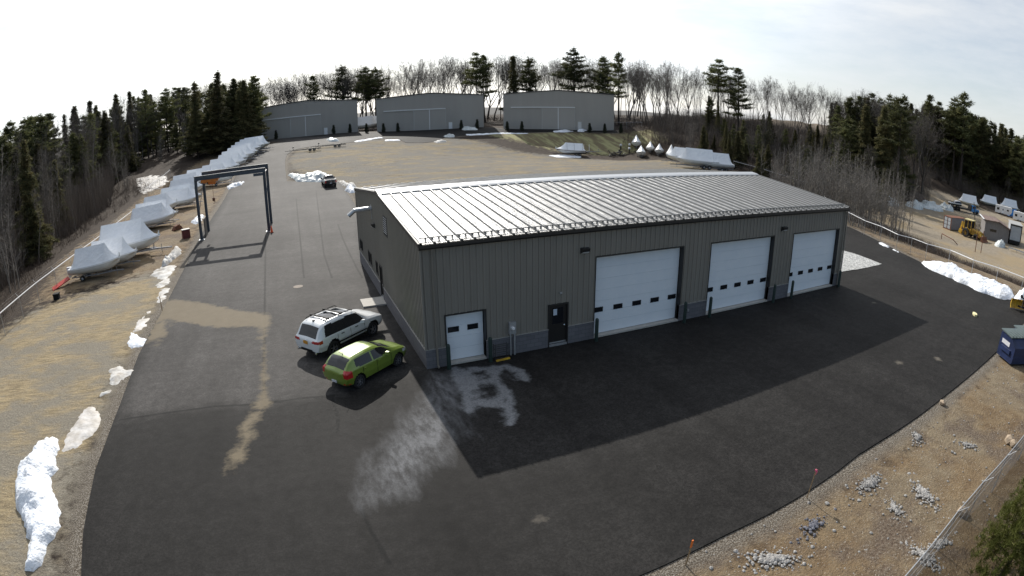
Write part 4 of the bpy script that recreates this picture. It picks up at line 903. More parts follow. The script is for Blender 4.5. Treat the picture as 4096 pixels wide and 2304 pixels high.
# ------------------------------------------------------------------ wrapped boats and their trailers
def boat_meshes(L_, B_, rz=2.95, a0=.11, a1=.72, gz0=1.42, hullm='hull', point=False, seed=0, kz0=.58):
    rg = random.Random(seed); hull = MB(); wrap = MB(); hr = []; wr = []
    ss_ = sorted(set([0, a0*.12, a0*.28, a0*.5, a0*.75, a0]+list(np.linspace(a0, a1, 9))+list(a1+(1-a1)*np.array([.06,.14,.25,.38,.52,.66,.8,.9,.96,1]))))
    for s in ss_:
        b = B_/2*(1-max(0, (s-.5)/.5)**2.3)*(.94+.06*min(1, s/.2)); kz = kz0+.85*max(0, (s-.62)/.38)**2; gz = gz0+.42*s*s; b = max(b, .02)
        if s > .985: kz = gz-.12
        x = s*L_
        hp = [(0, kz), (.55*b, kz+.16), (.86*b, kz+.32+.2*s), (.97*b, (kz+gz)/2+.12), (b, gz)]
        hr.append([(x, -y, z) for y, z in hp[::-1]]+[(x, y, z) for y, z in hp[1:]])
        if s < a0: r_ = gz+.04+(rz-gz)*(s/a0)**1.7*.985
        elif s < a1: r_ = rz+.18*(s-a0)/(a1-a0)
        else: r_ = gz+.05+(rz+.18-gz)*max(0, (1-(s-a1)/(1-a1)))**2.0
        if point: r_ = gz+.05+(rz-gz)*max(0, 1-abs(s-.45)/.5)**1.5
        wp = []
        for t in np.linspace(0, 1, 9):
            yy = b*1.02*((1-t)*.9+.1*(1-t)**2.5)+.02*t*(1-t); zz = gz-.10+(r_-gz+.10)*t; wp.append((yy, zz+rg.uniform(-.012, .012)))
        wr.append([(x*1.012-.02, -y, z) for y, z in wp]+[(x*1.012-.02, y, z) for y, z in wp[-2::-1]])
    hull.grid(hr); hull.add(hr[0], [tuple(range(len(hr[0])))]); wrap.grid(wr); wrap.add(wr[0], [tuple(range(len(wr[0])))])
    return hull, wrap
BP = {}
def boat(kind, loc, rz, sc, label, group, cat='boat'):
    if kind not in BP:
        spec = dict(cruiser=(7.6, 2.6, 3.4, .14, .76), runabout=(6.4, 2.35, 3.2, .15, .74), dinghy=(4.8, 1.9, 2.15, .15, .6), bowrider=(7.0, 2.5, 3.35, .13, .80), tent=(5.6, 2.2, 3.1, .2, .6), tall=(8.2, 2.7, 3.75, .12, .78))[kind]
        hu, wr = boat_meshes(spec[0], spec[1], spec[2], spec[3], spec[4], point=(kind == 'tent'), seed=len(BP))
        e = empty('wrapped_boat'); hu.build('hull', 'hull' if kind != 'tall' else 'hull_tan', e, smooth=True); wr.build('shrink_wrap', 'wrap', e)
        q = MB(); q.box(-.5, -.16, .75, .02, .16, 1.5); q.box(-.42, -.10, .45, -.14, .10, .75); q.build('outdrive', 'wrap' if kind in ('cruiser', 'runabout') else 'black', e)
        BP[kind] = e; o = e
    else: o = copy_tree(BP[kind])
    o.location = loc; o.rotation_euler = (0, 0, rz); o.scale = (sc,)*3; tag(o, label, cat, group); return o
TP = {}
def trailer(kind, loc, rz, sc, label, group, mats=('trailer', 'rubber')):
    if kind not in TP:
        L_, tandem = dict(single=(5.6, 0), tandem=(6.4, 1), black=(6.8, 1))[kind]; m_ = 'trailer_black' if kind == 'black' else 'trailer'
        e = empty('boat_trailer'); q = MB()
        for s_ in (1, -1):
            q.beam((-.1, s_*.72, .50), (L_*.62, s_*.66, .50), .08, .12); q.beam((L_*.62, s_*.66, .50), (L_*1.02, 0, .50), .08, .12); q.beam((0, s_*.35, .60), (L_*.5, s_*.35, .62), .08, .06)
        for x_ in (.1, L_*.3, L_*.55): q.beam((x_, -.72, .47), (x_, .72, .47), .08, .08)
        q.beam((L_*.9, 0, .5), (L_*1.22, 0, .48), .1, .1); q.build('frame', m_, e)
        q = MB(); q.tube([(L_*1.05, .1, .08), (L_*1.05, .1, .85)], .03, 6); q.beam((L_*.93, 0, .5), (L_*.95, 0, 1.3), .08); q.box(L_*.9, -.14, 1.1, L_*.96, .14, 1.3); q.build('winch_post', m_, e)
        for x_ in ((L_*.22, L_*.36) if tandem else (L_*.27,)):
            for y_ in (.98, -.98): wheel(e, x_, y_, .33, .2, 5, 'white_metal' if kind != 'black' else 'alloy', rr=.55)
        for s_ in (1, -1):
            q = MB(); xa, xb = (L_*.22-.42, L_*.36+.42) if tandem else (L_*.27-.42, L_*.27+.42)
            pr = [(xa, .45), (xa+.15, .72), (xb-.15, .72), (xb, .45)]; q.grid([[(a, s_*.85, z) for a, z in pr], [(a, s_*1.12, z) for a, z in pr]]); q.build('fender', m_, e)
        TP[kind] = e; o = e
    else: o = copy_tree(TP[kind])
    o.location = loc; o.rotation_euler = (0, 0, rz); o.scale = (sc,)*3; tag(o, label, 'trailer', group); return o
ORD = ['nearest', 'second', 'third', 'fourth', 'fifth', 'sixth', 'seventh', 'eighth', 'ninth', 'tenth', 'eleventh', 'twelfth', 'thirteenth', 'fourteenth', 'fifteenth', 'sixteenth', 'seventeenth', 'eighteenth', 'nineteenth', 'twentieth', 'twenty-first', 'twenty-second']
ROW = [((285,1009),(421.7,990.7),'runabout',1.0,-4,2.75),((336,978),(504,962.7),'cruiser',1.0,-12,2.9),((430,948),(566,908),'bowrider',1.02,14,2.95),((386,920.8),(563,902.8),'cruiser',1.15,-8,3.2),((507,852.5),(656,824.5),'cruiser',1.08,6,3.0),((529,824.5),(662,813.7),'tall',1.0,-8,3.2),((574,796.6),(660,780),'runabout',.98,0,2.8),((657,769),(742,760.7),'cruiser',1.0,-10,3.0),((629,766),(764.6,741.4),'tall',1.05,4,3.4),((669,734.5),(777,715),'cruiser',1.08,0,3.1),((692,716),(779,699),'bowrider',1.1,-2,3.0),((739.5,688),(840,676),'tall',1.05,-6,3.4),((800,677),(895,655),'bowrider',1.05,-6,2.9),((823.6,647.5),(931.8,639.8),'cruiser',1.15,-12,3.2),((858.4,631),(958.8,619.5),'cruiser',1.15,-14,3.2),((876.7,617.6),(975,611),'bowrider',1.2,-15,3.1),((897,604),(992,597),'cruiser',1.2,-16,3.1),((911,592),(1008,585),'tall',1.1,-17,3.2),((924,580),(1022,574),'cruiser',1.2,-18,3.1),((945,570),(1036,563),'cruiser',1.2,-18,3.1),((968.5,561.5),(1052,553.5),'tall',1.1,-18,3.3)]
for i, (a, b, kd, sc, ang, lift) in enumerate(ROW):
    mu, mv = (a[0]+b[0])/2, (a[1]+b[1])/2; X = P(mu, mv, lift); L_ = dict(cruiser=7.6, runabout=6.4, bowrider=7.0, tall=8.2)[kd]*sc; mid = {'cruiser': .41, 'runabout': .415, 'bowrider': .45, 'tall': .41}[kd]*L_
    kk_ = [.90,.82,.80,.92,.80,.84,.95][i] if i < 7 else .84; sc *= kk_; L_ *= kk_; mid *= kk_; X = P(mu, mv, lift*(kk_+.06))
    cx_, cy_ = X[0]-math.cos(R(ang))*mid, X[1]-math.sin(R(ang))*mid; zg = h(X[0], X[1])
    boat(kd, (cx_, cy_, zg), R(ang), sc, ('%s white shrink-wrapped boat from the near end of the row beside the access road' % ORD[i]), 'shrink-wrapped boats in the row beside the road')
    trailer('tandem' if L_ > 7.5 else 'single', (cx_+.3, cy_, zg), R(ang), L_/7.0, 'boat trailer under the %s boat of the row beside the road' % ORD[i], 'trailers under the row of boats')
X = P(884, 742); boat('dinghy', (X[0]-2.2, X[1]+.5, X[2]), R(8), 1.0, 'small low wrapped boat standing forward of the row, seen through the gantry', 'shrink-wrapped boats in the row beside the road'); trailer('single', (X[0]-2.2, X[1]+.5, X[2]), R(8), .8, 'boat trailer under the small low boat seen through the gantry', 'trailers under the row of boats')
# cluster on the right of the field
def at_px(u, v): 
    X = P(u, v); return X
RC = [(2868,684,'bowrider',1.05,-26+180,'broadside wrapped boat nearest the warehouse roof in the right-hand cluster'),(2795,674,'cruiser',1.12,-30+180,'broadside wrapped boat second from the warehouse roof in the right-hand cluster'),(2740,655,'cruiser',.95,-34+180,'wrapped boat behind the two broadside boats of the right-hand cluster'),(2685,640,'tall',.85,232,'tall wrapped boat seen from its end in the middle of the right-hand cluster'),(2634,626,'tent',.95,228,'small wrapped boat left of the tall end-on boat in the right-hand cluster'),(2600,615,'tent',.95,232,'peaked tent-wrapped boat at the back of the right-hand cluster, by the fence rail'),(2545,597,'tent',1.12,235,'peaked tent-wrapped boat farthest left at the back of the right-hand cluster'),(2566,633,'tent',.95,238,'small flat-topped wrapped boat standing forward of the right-hand cluster')]
for i, (u, v, kd, sc, ang, lab) in enumerate(RC):
    X = P(u, v); L_ = dict(cruiser=7.6, runabout=6.4, bowrider=7.0, tall=8.2, tent=5.6)[kd]*sc; ca, sa = math.cos(R(ang)), math.sin(R(ang)); off = .45*L_
    if i > 2: X = X+np.array([-ca, -sa, 0])*0
    px_, py_ = X[0]-ca*off, X[1]-sa*off
    if i > 2: px_, py_ = X[0]-ca*L_*.8, X[1]-sa*L_*.8
    zg = h(X[0], X[1]); boat(kd, (px_, py_, zg), R(ang), sc, lab, 'wrapped boats in the right-hand cluster'); trailer('tandem' if kd in ('cruiser', 'bowrider') else 'single', (px_+.2*ca, py_+.2*sa, zg), R(ang), L_/7.0, 'boat trailer under the '+lab.split(' in the')[0].split(' at the')[0].split(',')[0].split(' standing')[0], 'trailers under the right-hand boats')
# runabout with a maroon stripe, on its own in the field
X = P(2290, 624); SB = empty('striped_boat', (X[0]+3.2, X[1]-.2, X[2]), R(180-22), 'white runabout with a maroon stripe under a raised white cover, alone on the field', 'boat')
hu, wr = boat_meshes(6.9, 2.4, 2.9, .08, .66, gz0=1.35, seed=44); hu.build('hull', 'hull', SB, smooth=True); wr.build('cover', 'wrap', SB)
q = MB()
for s_ in (1, -1): q.grid([[(x_, s_*(1.2*(1-max(0, (x_/6.9-.5)/.5)**2.3)*.99+.012), 1.10+.40*(x_/6.9)**2+o_) for x_ in np.linspace(0, 6.7, 20)] for o_ in (0, .09)])
q.build('stripe', 'stripe', SB)
q = MB()
for x_ in (.7, 2.6, 4.3): q.tube([(x_, -1.22, 1.45), (x_, -.5, 2.75), (x_, 0, 2.99), (x_, .5, 2.75), (x_, 1.22, 1.45)], .02, 5)
q.build('cover_strap', 'trailer_black', SB)
trailer('black', (X[0]+3.4, X[1]-.2, X[2]), R(158), .95, 'black tandem trailer under the striped runabout on the field', 'trailers standing on the field')
X = P(2352, 612); trailer('single', (X[0]-1.5, X[1], X[2]), R(-15), .75, 'small empty trailer with two upright guide posts behind the striped runabout', 'trailers standing on the field')
q = MB()
for d_ in (0, 1.5): q.tube([(X[0]-1+d_, X[1]+.3, X[2]+.4), (X[0]-1+d_, X[1]+.3, X[2]+2.1)], .05, 6)
tag(q.build('guide_post', 'white_metal'), 'pair of white upright guide posts on the small empty trailer', 'guide posts')
X = P(1245, 604); trailer('black', (X[0]+2.2, X[1]-.2, X[2]), R(176), 1.0, 'empty black tandem boat trailer nearest the road bend', 'trailers standing on the field')
X = P(1345, 588); trailer('black', (X[0]+2.2, X[1]-.1, X[2]), R(172), 1.0, 'empty black tandem boat trailer closest to the snow strip at the field edge', 'trailers standing on the field')
# boats seen through the gap between the left and middle hangars
for k, (u, v, sc, ang) in enumerate([(1462, 520, 1.25, 5), (1500, 516, 1.25, 12)]):
    d = ray(u, v); D_ = 172+4*k; kk = D_/math.hypot(d[0], d[1]); X = CAM+d*kk; zg = X[2]-.2
    boat('cruiser', (X[0]-5, X[1], h(X[0], X[1])), R(ang), sc, ['white wrapped boat in the gap between the left and middle hangars', 'second wrapped boat deeper in the gap between the left and middle hangars'][k], 'wrapped boats between the hangars')
# engines and junk left of the cluster
X = P(2462, 624); q = MB(); rg = random.Random(4)
for k in range(46):
    a = Vector((X[0]+rg.uniform(-2.2, 2.2), X[1]+rg.uniform(-.8, .8), X[2]+rg.uniform(0, .9))); q.beam(a, a+Vector((rg.uniform(-1, 1), rg.uniform(-.4, .4), rg.uniform(-.3, .7))), rg.uniform(.04, .22))
tag(q.build('scrap_heap', 'trailer_black'), 'dark heap of scrap metal left of the right-hand boat cluster', 'scrap heap')
for k, (u, v, lab) in enumerate([(2483, 600, 'white outboard motor standing behind the scrap heap'), (2517, 614, 'white outboard motor just left of the forward tent-wrapped boat'), (2518, 598, 'white outboard motor in front of the farthest peaked boat')]):
    X = P(u, v); e = empty('outboard_motor', tuple(X), .5*k, lab, 'outboard motor', 'outboard motors by the boat cluster')
    q = MB(); q.lathe([(0, 1.55), (.22, 1.5), (.3, 1.25), (.26, 1.0), (0, .98)], n=12); q.build('cowl', 'white_metal', e, smooth=True); q = MB(); q.prism([(-.12, .2), (.12, .2), (.16, 1.0), (-.16, 1.0)], -.08, .08, 'xz'); q.prism([(-.25, .05), (.2, .12), (.2, .24), (-.25, .3)], -.05, .05, 'xz'); q.build('leg', 'black', e)
# ------------------------------------------------------------------ dumpsters, plough, boxes by the lot
def dumpster(loc, rz, lab, w=2.1, d=1.75, hgt=1.5):
    e = empty('dumpster', loc, rz, lab, 'dumpster', 'blue dumpsters at the edge of the lot')   # local: x along the front, y depth, sloping front at y=0
    q = MB(); q.prism([(0, .12), (d, .12), (d, hgt), (.55, hgt), (0, hgt-.42)], 0, w, 'yz'); q.build('bin', 'dumpster', e)
    q = MB()
    for x_ in (.02, w-.07): q.box(x_-.04, .05, .1, x_+.09, d-.05, .14)
    for x_ in (-.10, w): q.box(x_, .35, .55, x_+.10, d-.35, .80)
    for x_ in (.0, w-.06): q.box(x_, -.04, .2, x_+.06, 0, hgt-.45)
    q.build('fork_pocket', 'dumpster', e)
    q = MB(); q.prism([(.50, hgt+.005), (d+.05, hgt+.10), (d+.05, hgt+.16), (.48, hgt+.07)], -.05, w/2-.01, 'yz'); q.prism([(.50, hgt+.005), (d+.05, hgt+.10), (d+.05, hgt+.16), (.48, hgt+.07)], w/2+.01, w+.05, 'yz')
    for k in range(7): q.box(.05+k*w/7, .5, hgt+.06, .11+k*w/7, d, hgt+.15)
    q.build('lid', 'dump_lid', e)
    q = MB(); q.box(-.012, .62, .92, -.004, 1.5, 1.18); q.build('sign_panel', 'plate_white', e); return e
# measured from the left face: bottom near corner, bottom far corner
p0 = P(4040, 1466); p1 = P(3983, 1417)
rzD = math.atan2(p1[1]-p0[1], p1[0]-p0[0])-R(90); q2_ = P(4056, 1312, 1.5); q2_ = (q2_[0]+math.sin(rzD)*1.75, q2_[1]-math.cos(rzD)*1.75)
dumpster((p0[0], p0[1], p0[2]+.02), rzD, 'navy blue dumpster with a pale sign, on the gravel at the corner of the asphalt')
dumpster((q2_[0], q2_[1], h(*q2_)+.02), rzD, 'navy blue dumpster just behind the nearest one, cut by the photo edge')
# snow plough: blade, frame, two lamps
X = P(4032, 1232); e = empty('snow_plow', (X[0]+.2, X[1]-.1, X[2]+AO), R(-52), 'worn yellow snow plough parked in front of the snow bank', 'snow plough')
q = MB(); pr = []
for k in range(9): a = R(-55+k*14); pr.append((-.35+.42*math.cos(a), .45+.45*math.sin(a)))
q.grid([[(x_, y_, z_) for y_, z_ in pr] for x_ in (0, 2.5)]); q.grid([[(x_, y_-.04, z_) for y_, z_ in pr] for x_ in (0, 2.5)])
for x_ in (.0, .5, 1.0, 1.5, 2.0, 2.46): q.grid([[(x_, y_-.05, z_) for y_, z_ in pr], [(x_, y_-.16, z_) for y_, z_ in pr], [(x_+.05, y_-.16, z_) for y_, z_ in pr], [(x_+.05, y_-.05, z_) for y_, z_ in pr]])
q.build('blade', 'yellow', e)
q = MB(); q.beam((.7, -.3, .35), (1.25, -1.3, .4), .12); q.beam((1.8, -.3, .35), (1.25, -1.3, .4), .12); q.beam((.8, -1.1, .45), (.8, -1.1, 1.25), .1); q.beam((1.7, -1.1, .45), (1.7, -1.1, 1.25), .1); q.beam((.45, -1.1, 1.22), (2.05, -1.1, 1.22), .08); q.beam((.8, -1.1, .5), (1.7, -1.1, .5), .12); q.build('frame', 'black', e)
for x_ in (.5, 2.0): q = MB(); q.lathe([(0, -.12), (.10, -.1), (.13, .06), (.12, .1), (0, .1)], (x_, -1.1, 1.34), 10, 'y'); q.build('lamp', 'black', e)
c0 = P(3898, 1262); q = MB(); q.prism([(-.32, -.14), (.1, -.18), (.34, -.05), (.3, .12), (-.1, .17), (-.34, .08)], 0, .14); o = q.build('foam_block', mat('pale_yellow_foam', (.75,.68,.38), rough=.7)); o.location = (c0[0], c0[1], c0[2]+AO); o.rotation_euler = (0, 0, .6); tag(o, 'small pale yellow block lying alone on the asphalt near the snow plough', 'foam block')
# small things among the row of boats
c0 = P(746, 952); q = MB(); q.box(-.45, -.35, 0, .45, .35, .95); e = empty('crate', tuple(c0), .35, 'dark red crate with a pale lid on the verge beside the gantry', 'crate'); q.build('box_body', 'redbox', e); q = MB(); q.box(-.47, -.37, .95, .47, .37, 1.0); q.build('lid', 'boxtop', e)
c0 = P(709, 918); q = MB(); q.prism([(-.7, 0), (.7, 0), (.5, .35), (.1, .6), (-.3, .45)], -.35, .35, 'xz'); q.beam((-.5, -.5, .1), (.6, .4, .5), .12); o = q.build('rusty_bucket', 'rust'); o.location = tuple(c0); o.rotation_euler = (0, 0, .6); tag(o, 'rusty steel bucket lying on the dirt left of the red crate', 'bucket')
c0 = P(245, 1148); q = MB(); q.prism([(-1.1, -.35), (1.0, -.45), (1.15, .35), (-.9, .45)], -.04, .04); o = q.build('red_sled', 'red'); o.location = (c0[0], c0[1], c0[2]+.30); o.rotation_euler = (.12, -.26, .75); tag(o, 'red plastic sheet leaning on the ground behind the nearest boat trailer', 'plastic sheet')
c0 = P(229, 1197); q = MB(); q.prism([(-.28, -.25), (.3, -.22), (.26, .27), (-.26, .24)], 0, .45); q.box(-.30, -.27, .45, .32, .28, .52); o = q.build('black_tub', 'black'); o.location = tuple(c0); tag(o, 'small black tub standing alone on the hay near the left fence', 'tub')
# far right yard
def wheels4(e, xs_, y, r, w=.25, rim='alloy', rr=.6):
    for x_ in xs_:
        for s_ in (y, -y): wheel(e, x_, s_, r, w, 5, rim, rr)
X = P(3772, 911); e = empty('storage_container', tuple(X), R(-112), 'grey storage container with rust-framed double doors in the lower yard', 'container')
q = MB(); q.box(0, 0, .15, 2.3, 4.8, 2.45); q.build('body', 'container', e)
q = MB()
for a, b in (((0, 0), (.12, .12)), ((2.18, 0), (2.3, .12))): q.box(a[0]-.02, -.05, 0, b[0]+.02, .02, 2.5)
q.box(.14, -.05, 2.38, 2.16, .02, 2.5); q.box(.14, -.05, .0, 2.16, .02, .16); q.box(1.10, -.06, .16, 1.20, .0, 2.38); q.box(-.03, 0, 2.46, 2.33, 4.8, 2.52); q.build('door_frame', 'rust', e)
for x_ in (.2, 1.25): q = MB(); [q.box(x_, -.03, z_, x_+.82, -.005, z_+.58) for z_ in (.25, .98, 1.70)]; q.build('door_panel', 'grey_box', e)
# backhoe loader
X = P(3861, 947); Y_ = P(3899, 960); ang = math.atan2(Y_[1]-X[1], Y_[0]-X[0])
BH = empty('backhoe_loader', (X[0], X[1], X[2]), ang, 'rusty yellow backhoe loader with a roofed cab in the lower yard', 'backhoe')
BS = max(.8, min(1.5, math.hypot(Y_[0]-X[0], Y_[1]-X[1])/2.15)); BH.scale = (BS,)*3
for s_ in (1, -1): o = wheel(BH, 0, s_*.85+.85, .72, .45, 6, 'hay_yellow', .55); o2 = wheel(BH, 2.15, s_*.8+.85, .48, .3, 6, 'hay_yellow', .55)
q = MB(); q.box(-.7, .35, .7, .95, 1.35, 1.25); q.prism([(.7, .65), (2.75, .65), (2.75, 1.35), (2.4, 1.5), (.7, 1.6)], .45, 1.25, 'xz'); q.box(2.6, .35, .5, 2.9, 1.35, 1.2); q.build('body', 'hay_yellow', BH)
q = MB()
for s_ in (.15, 1.55): q.grid([[(.85*math.cos(a), s_-.28, .72+.85*math.sin(a)) for a in np.linspace(.2, 2.9, 9)], [(.85*math.cos(a), s_+.28, .72+.85*math.sin(a)) for a in np.linspace(.2, 2.9, 9)]])
q.build('mudguard', 'hay_yellow', BH)
q = MB(); q.box(-.75, .15, 2.75, 1.0, 1.55, 2.88); q.build('cab_roof', mat('pale_yellow_roof', (.62,.55,.28), (.5,.42,.2), 3, .6), BH); q = MB()
for x_ in (-.68, .1, .85):
    for y_ in (.22, 1.42): q.beam((x_, y_, 1.25), (x_, y_, 2.76), .09)
q.build('cab_post', 'hay_yellow', BH); q = MB(); q.box(-.64, .24, 1.5, .82, .27, 2.65); q.box(-.64, 1.38, 1.5, .82, 1.41, 2.65); q.box(.80, .28, 1.6, .82, 1.38, 2.65); q.build('cab_glass', 'glass_dark', BH)
q = MB(); q.beam((-.8, .85, .8), (-1.5, .85, 2.2), .32, .30); q.beam((-1.5, .85, 2.2), (-1.75, .85, .9), .28, .26); q.prism([(-1.45, .15), (-1.2, .8), (-1.9, .95), (-2.0, .4)], .5, 1.2, 'xz'); q.build('digger_arm', 'yellow', BH)
q = MB()
for y_ in (.3, 1.4): q.beam((1.2, y_, 1.55), (2.9, y_, 1.15), .16, .25); q.beam((2.9, y_, 1.15), (3.5, y_, .5), .16, .25)
q.build('loader_arm', 'hay_yellow', BH); q = MB(); q.prism([(3.4, .1), (4.2, .08), (3.75, .35), (3.6, .85), (3.4, .85)], -.1, 1.8, 'xz'); q.build('loader_bucket', 'rust', BH)
q = MB(); q.tube([(1.6, .85, 1.55), (1.6, .85, 2.3)], .05, 6); q.build('exhaust_stack', 'rust', BH)
X = P(3901, 910); q = MB(); q.tube([tuple(X), (X[0]-1.4, X[1]+.6, X[2]+5.2)], [.11, .07], 6); tag(q.build('leaning_pole', 'pine_bark'), 'thin leaning pole behind the backhoe', 'pole')
X = P(3925, 930); q = MB(); rg = random.Random(8)
for k in range(30): a = Vector((X[0]+rg.uniform(-2.2, 2.2), X[1]+rg.uniform(-1, 1), X[2]+rg.uniform(0, .6))); q.beam(a, a+Vector((rg.uniform(-1, 1), rg.uniform(-.6, .6), rg.uniform(.2, 2.0))), rg.uniform(.04, .10))
tag(q.build('brush_heap', 'bark_pale'), 'heap of cut branches between the backhoe and the board shed', 'brush heap')
# board shed, box body, lean-to
A = P(3933, 955); B = P(4030, 975); ang = math.atan2(B[1]-A[1], B[0]-A[0]); w = math.hypot(B[0]-A[0], B[1]-A[1])
e = empty('board_shed', tuple(A), ang, 'weathered grey board shed with a bright-edged roof and one slit window', 'shed'); Hs = 3.7
q = MB(); q.prism([(0, -.4), (w, -.4), (w, Hs-.9), (w*.45, Hs), (0, Hs-.1)], 0, 6.5, 'xz'); q.build('wall', 'wood_grey', e); q = MB(); q.box(w*.12, -.05, -.1, w*.62, -.004, 2.5); dr = q.build('door', 'wood_grey', e); q = MB(); q.box(w*.22, -.10, 1.7, w*.48, -.055, 2.15); q.build('window', 'glass_dark', dr)
q = MB(); q.add([(-.4,-.5,Hs),(w*.55,-.5,Hs+.12),(w*1.05,-.5,Hs-.85),(w*1.05,7,Hs-.85),(w*.55,7,Hs+.12),(-.4,7,Hs),(-.4,-.5,Hs-.14),(w*.55,-.5,Hs-.02),(w*1.05,-.5,Hs-.99)], [(0,1,4,5),(1,2,3,4),(6,7,1,0),(7,8,2,1)]); q.build('roof', 'rust_roof', e, fix=False); q = MB(); q.beam((-.45,-.52,Hs+.03),(-.45,7,Hs+.03),.3,.08); q.build('roof_edge', 'white_metal', e)
A = P(4033, 976); e = empty('box_body', tuple(A), ang-R(6), 'grey box truck body with a plain rear door beside the board shed', 'truck body')
q = MB(); q.box(0, 0, .9, 2.6, 6.0, 3.7); q.build('body', 'grey_box', e); q = MB(); q.box(-.06, -.08, .85, .12, .02, 3.75); q.box(2.48, -.08, .85, 2.66, .02, 3.75); q.box(-.06, -.08, 3.6, 2.66, .02, 3.8); q.build('door_frame', 'black', e); q = MB(); q.box(.14, -.05, .95, 2.46, -.01, 3.55); q.build('rear_door', 'grey_box', e); q = MB(); q.box(.1, -.2, .3, 2.5, 5.8, .85); q.build('chassis', 'black', e)
q = MB(); q.box(-.15, -.3, 3.82, 2.75, 6.2, 3.92); q.build('roof', mat('grey_roof_sheet', (.33,.33,.32), rough=.6), e)
A = P(4030, 1000); B = P(4096, 1022); q = MB(); ux = Vector((B[0]-A[0], B[1]-A[1], 0)).normalized(); nv = Vector((-ux.y, ux.x, 0)); ln_ = (Vector(B)-Vector(A)).length
for o_ in (0, .7): q.beam(Vector(A)+nv*o_+Vector((0,0,.5)), Vector(A)+ux*ln_+nv*o_+Vector((0,0,.5)), .06, .14)
e = MB()
for k in range(int(ln_/.35)): p_ = Vector(A)+ux*(.2+k*.35)+Vector((0,0,.52)); e.tube([p_, p_+nv*.7], .045, 6)
for k in (0, .5, .97): q.beam(Vector(A)+ux*ln_*k+nv*.35, Vector(A)+ux*ln_*k+nv*.35+Vector((0,0,.5)), .08)
rc = q.build('roller_conveyor', 'galv'); tag(rc, 'galvanised roller conveyor in front of the grey box body', 'conveyor'); e.build('roller', 'galv', rc)
A = P(3900, 1008); B = P(3923, 1011); q = MB()
for p_ in (A, B): q.tube([tuple(p_), (p_[0], p_[1], p_[2]+3.6)], .07, 6)
q.tube([(A[0], A[1], A[2]+2.5), (B[0], B[1], B[2]+2.5)], .05, 6); tag(q.build('post_frame', 'rust'), 'rusty two-post frame with a crossbar at the yard edge', 'post frame')
A = P(3765, 955); B = P(3810, 975); q = MB(); q.tube([(A[0], A[1], A[2]), (A[0], A[1], A[2]+.9), (B[0], B[1], B[2]+.7), (B[0]+1, B[1]-.6, B[2])], .08, 6); tag(q.build('pipe_rail', 'rust'), 'rusty bent pipe rail on the brown bank', 'pipe rail')
# blue flatbed truck carrying an old wagon, with a lowboy behind
A = P(3885, 854); B = P(3815, 838); ang = math.atan2(A[1]-B[1], A[0]-B[0]); e = empty('flatbed_truck', tuple(A), ang, 'blue flatbed truck facing right with a black bed, at the back of the yard', 'flatbed truck')
q = MB(); q.prism([(-.6,.6),(2.2,.6),(2.2,1.25),(1.1,1.4),(.7,2.2),(-.6,2.2)], -1.0, 1.0, 'xz'); q.build('cab', 'car_blue', e); q = MB(); q.prism([(.78,1.45),(1.02,1.45),(.70,2.1),(.55,2.1)], -1.01, 1.01, 'xz'); q.box(-.3, -1.015, 1.45, .5, 1.015, 2.0); q.build('cab_glass', 'glass_dark', e); q = MB(); q.box(-8, -1.15, .85, -.7, 1.15, 1.1); q.box(-.85, -1.1, 1.1, -.7, 1.1, 2.3); q.build('bed', 'black', e); wheels4(e, (1.4, -5.0, -6.2), .95, .48, .3, 'black')
o = empty('old_wagon', (float(A[0]-4.2*math.cos(ang)), float(A[1]-4.2*math.sin(ang)), float(A[2]+1.1)), ang+math.pi, 'black and white old station wagon riding on the blue flatbed truck', 'old car'); car_body([(0,.5,.95,1.0,.8,.9,.8),(.1,.4,1.0,1.5,.85,.92,.72),(.3,.4,1.0,1.68,.85,.92,.7),(1.9,.4,1.0,1.68,.85,.92,.7),(2.4,.4,1.0,1.1,.85,.92,.78),(3.9,.4,.95,1.02,.8,.88,.78)], lambda x, y, z, s, cap: 'side_window' if s == 4 and .3 < x < 2.2 and 1.08 < z < 1.55 else ('roof' if s >= 5 and x < 1.95 else ('trim' if .9 < z < 1.06 else 'body')), [(.8,.38,.42),(3.1,.38,.42)], o, dict(body='car_black', side_window='glass_dark', roof='white_metal', trim='white_metal', wheel_arch='black'), dx=.06)
wheels4(o, (.8, 3.1), .78, .36)
def camper(X, ang, lab, sc=1.0, slide=True):
    e = empty('travel_trailer', tuple(X), ang, lab, 'travel trailer', 'white travel trailers in the back of the yard', sc)
    q = MB(); q.prism([(0,.5),(6.2,.5),(7.0,1.5),(6.8,2.9),(6.3,3.1),(.1,3.1),(0,2.9)], 0, 2.4, 'xz'); q.build('body', 'white_metal', e)
    for a, b, z0, z1 in ((.7, 1.7, 1.5, 2.3), (4.9, 5.7, 1.7, 2.2)): q = MB(); q.box(a, -.03, z0, b, -.002, z1); q.build('window', 'glass_dark', e)
    q = MB(); q.box(2.9, -.03, .6, 3.6, -.002, 2.5); d = q.build('door', 'door_white', e); q = MB(); q.box(3.05, -.05, 1.6, 3.45, -.032, 2.2); q.build('window', 'glass_dark', d); q = MB(); q.box(1.8, .9, 3.1, 2.6, 1.6, 3.35); q.build('roof_unit', 'white_metal', e)
    for x_ in (2.2, 3.1): o = wheel(e, x_, .1, .36, .24, 5, 'white_metal')
    q = MB(); q.beam((6.2, 1.2, .5), (8.0, 1.2, .5), .12); q.build('tow_bar', 'black', e); return e
X = P(3979, 852); Y_ = P(4020, 864); camper(X, math.atan2(Y_[1]-X[1], Y_[0]-X[0]), 'white travel trailer with an open door panel behind the board shed', .85); X2 = P(4050, 880); camper(X2, math.atan2(Y_[1]-X[1], Y_[0]-X[0]), 'white travel trailer at the right edge of the photo, nearer than the other', .85)
yg = 'white wrapped boats in the back yard'
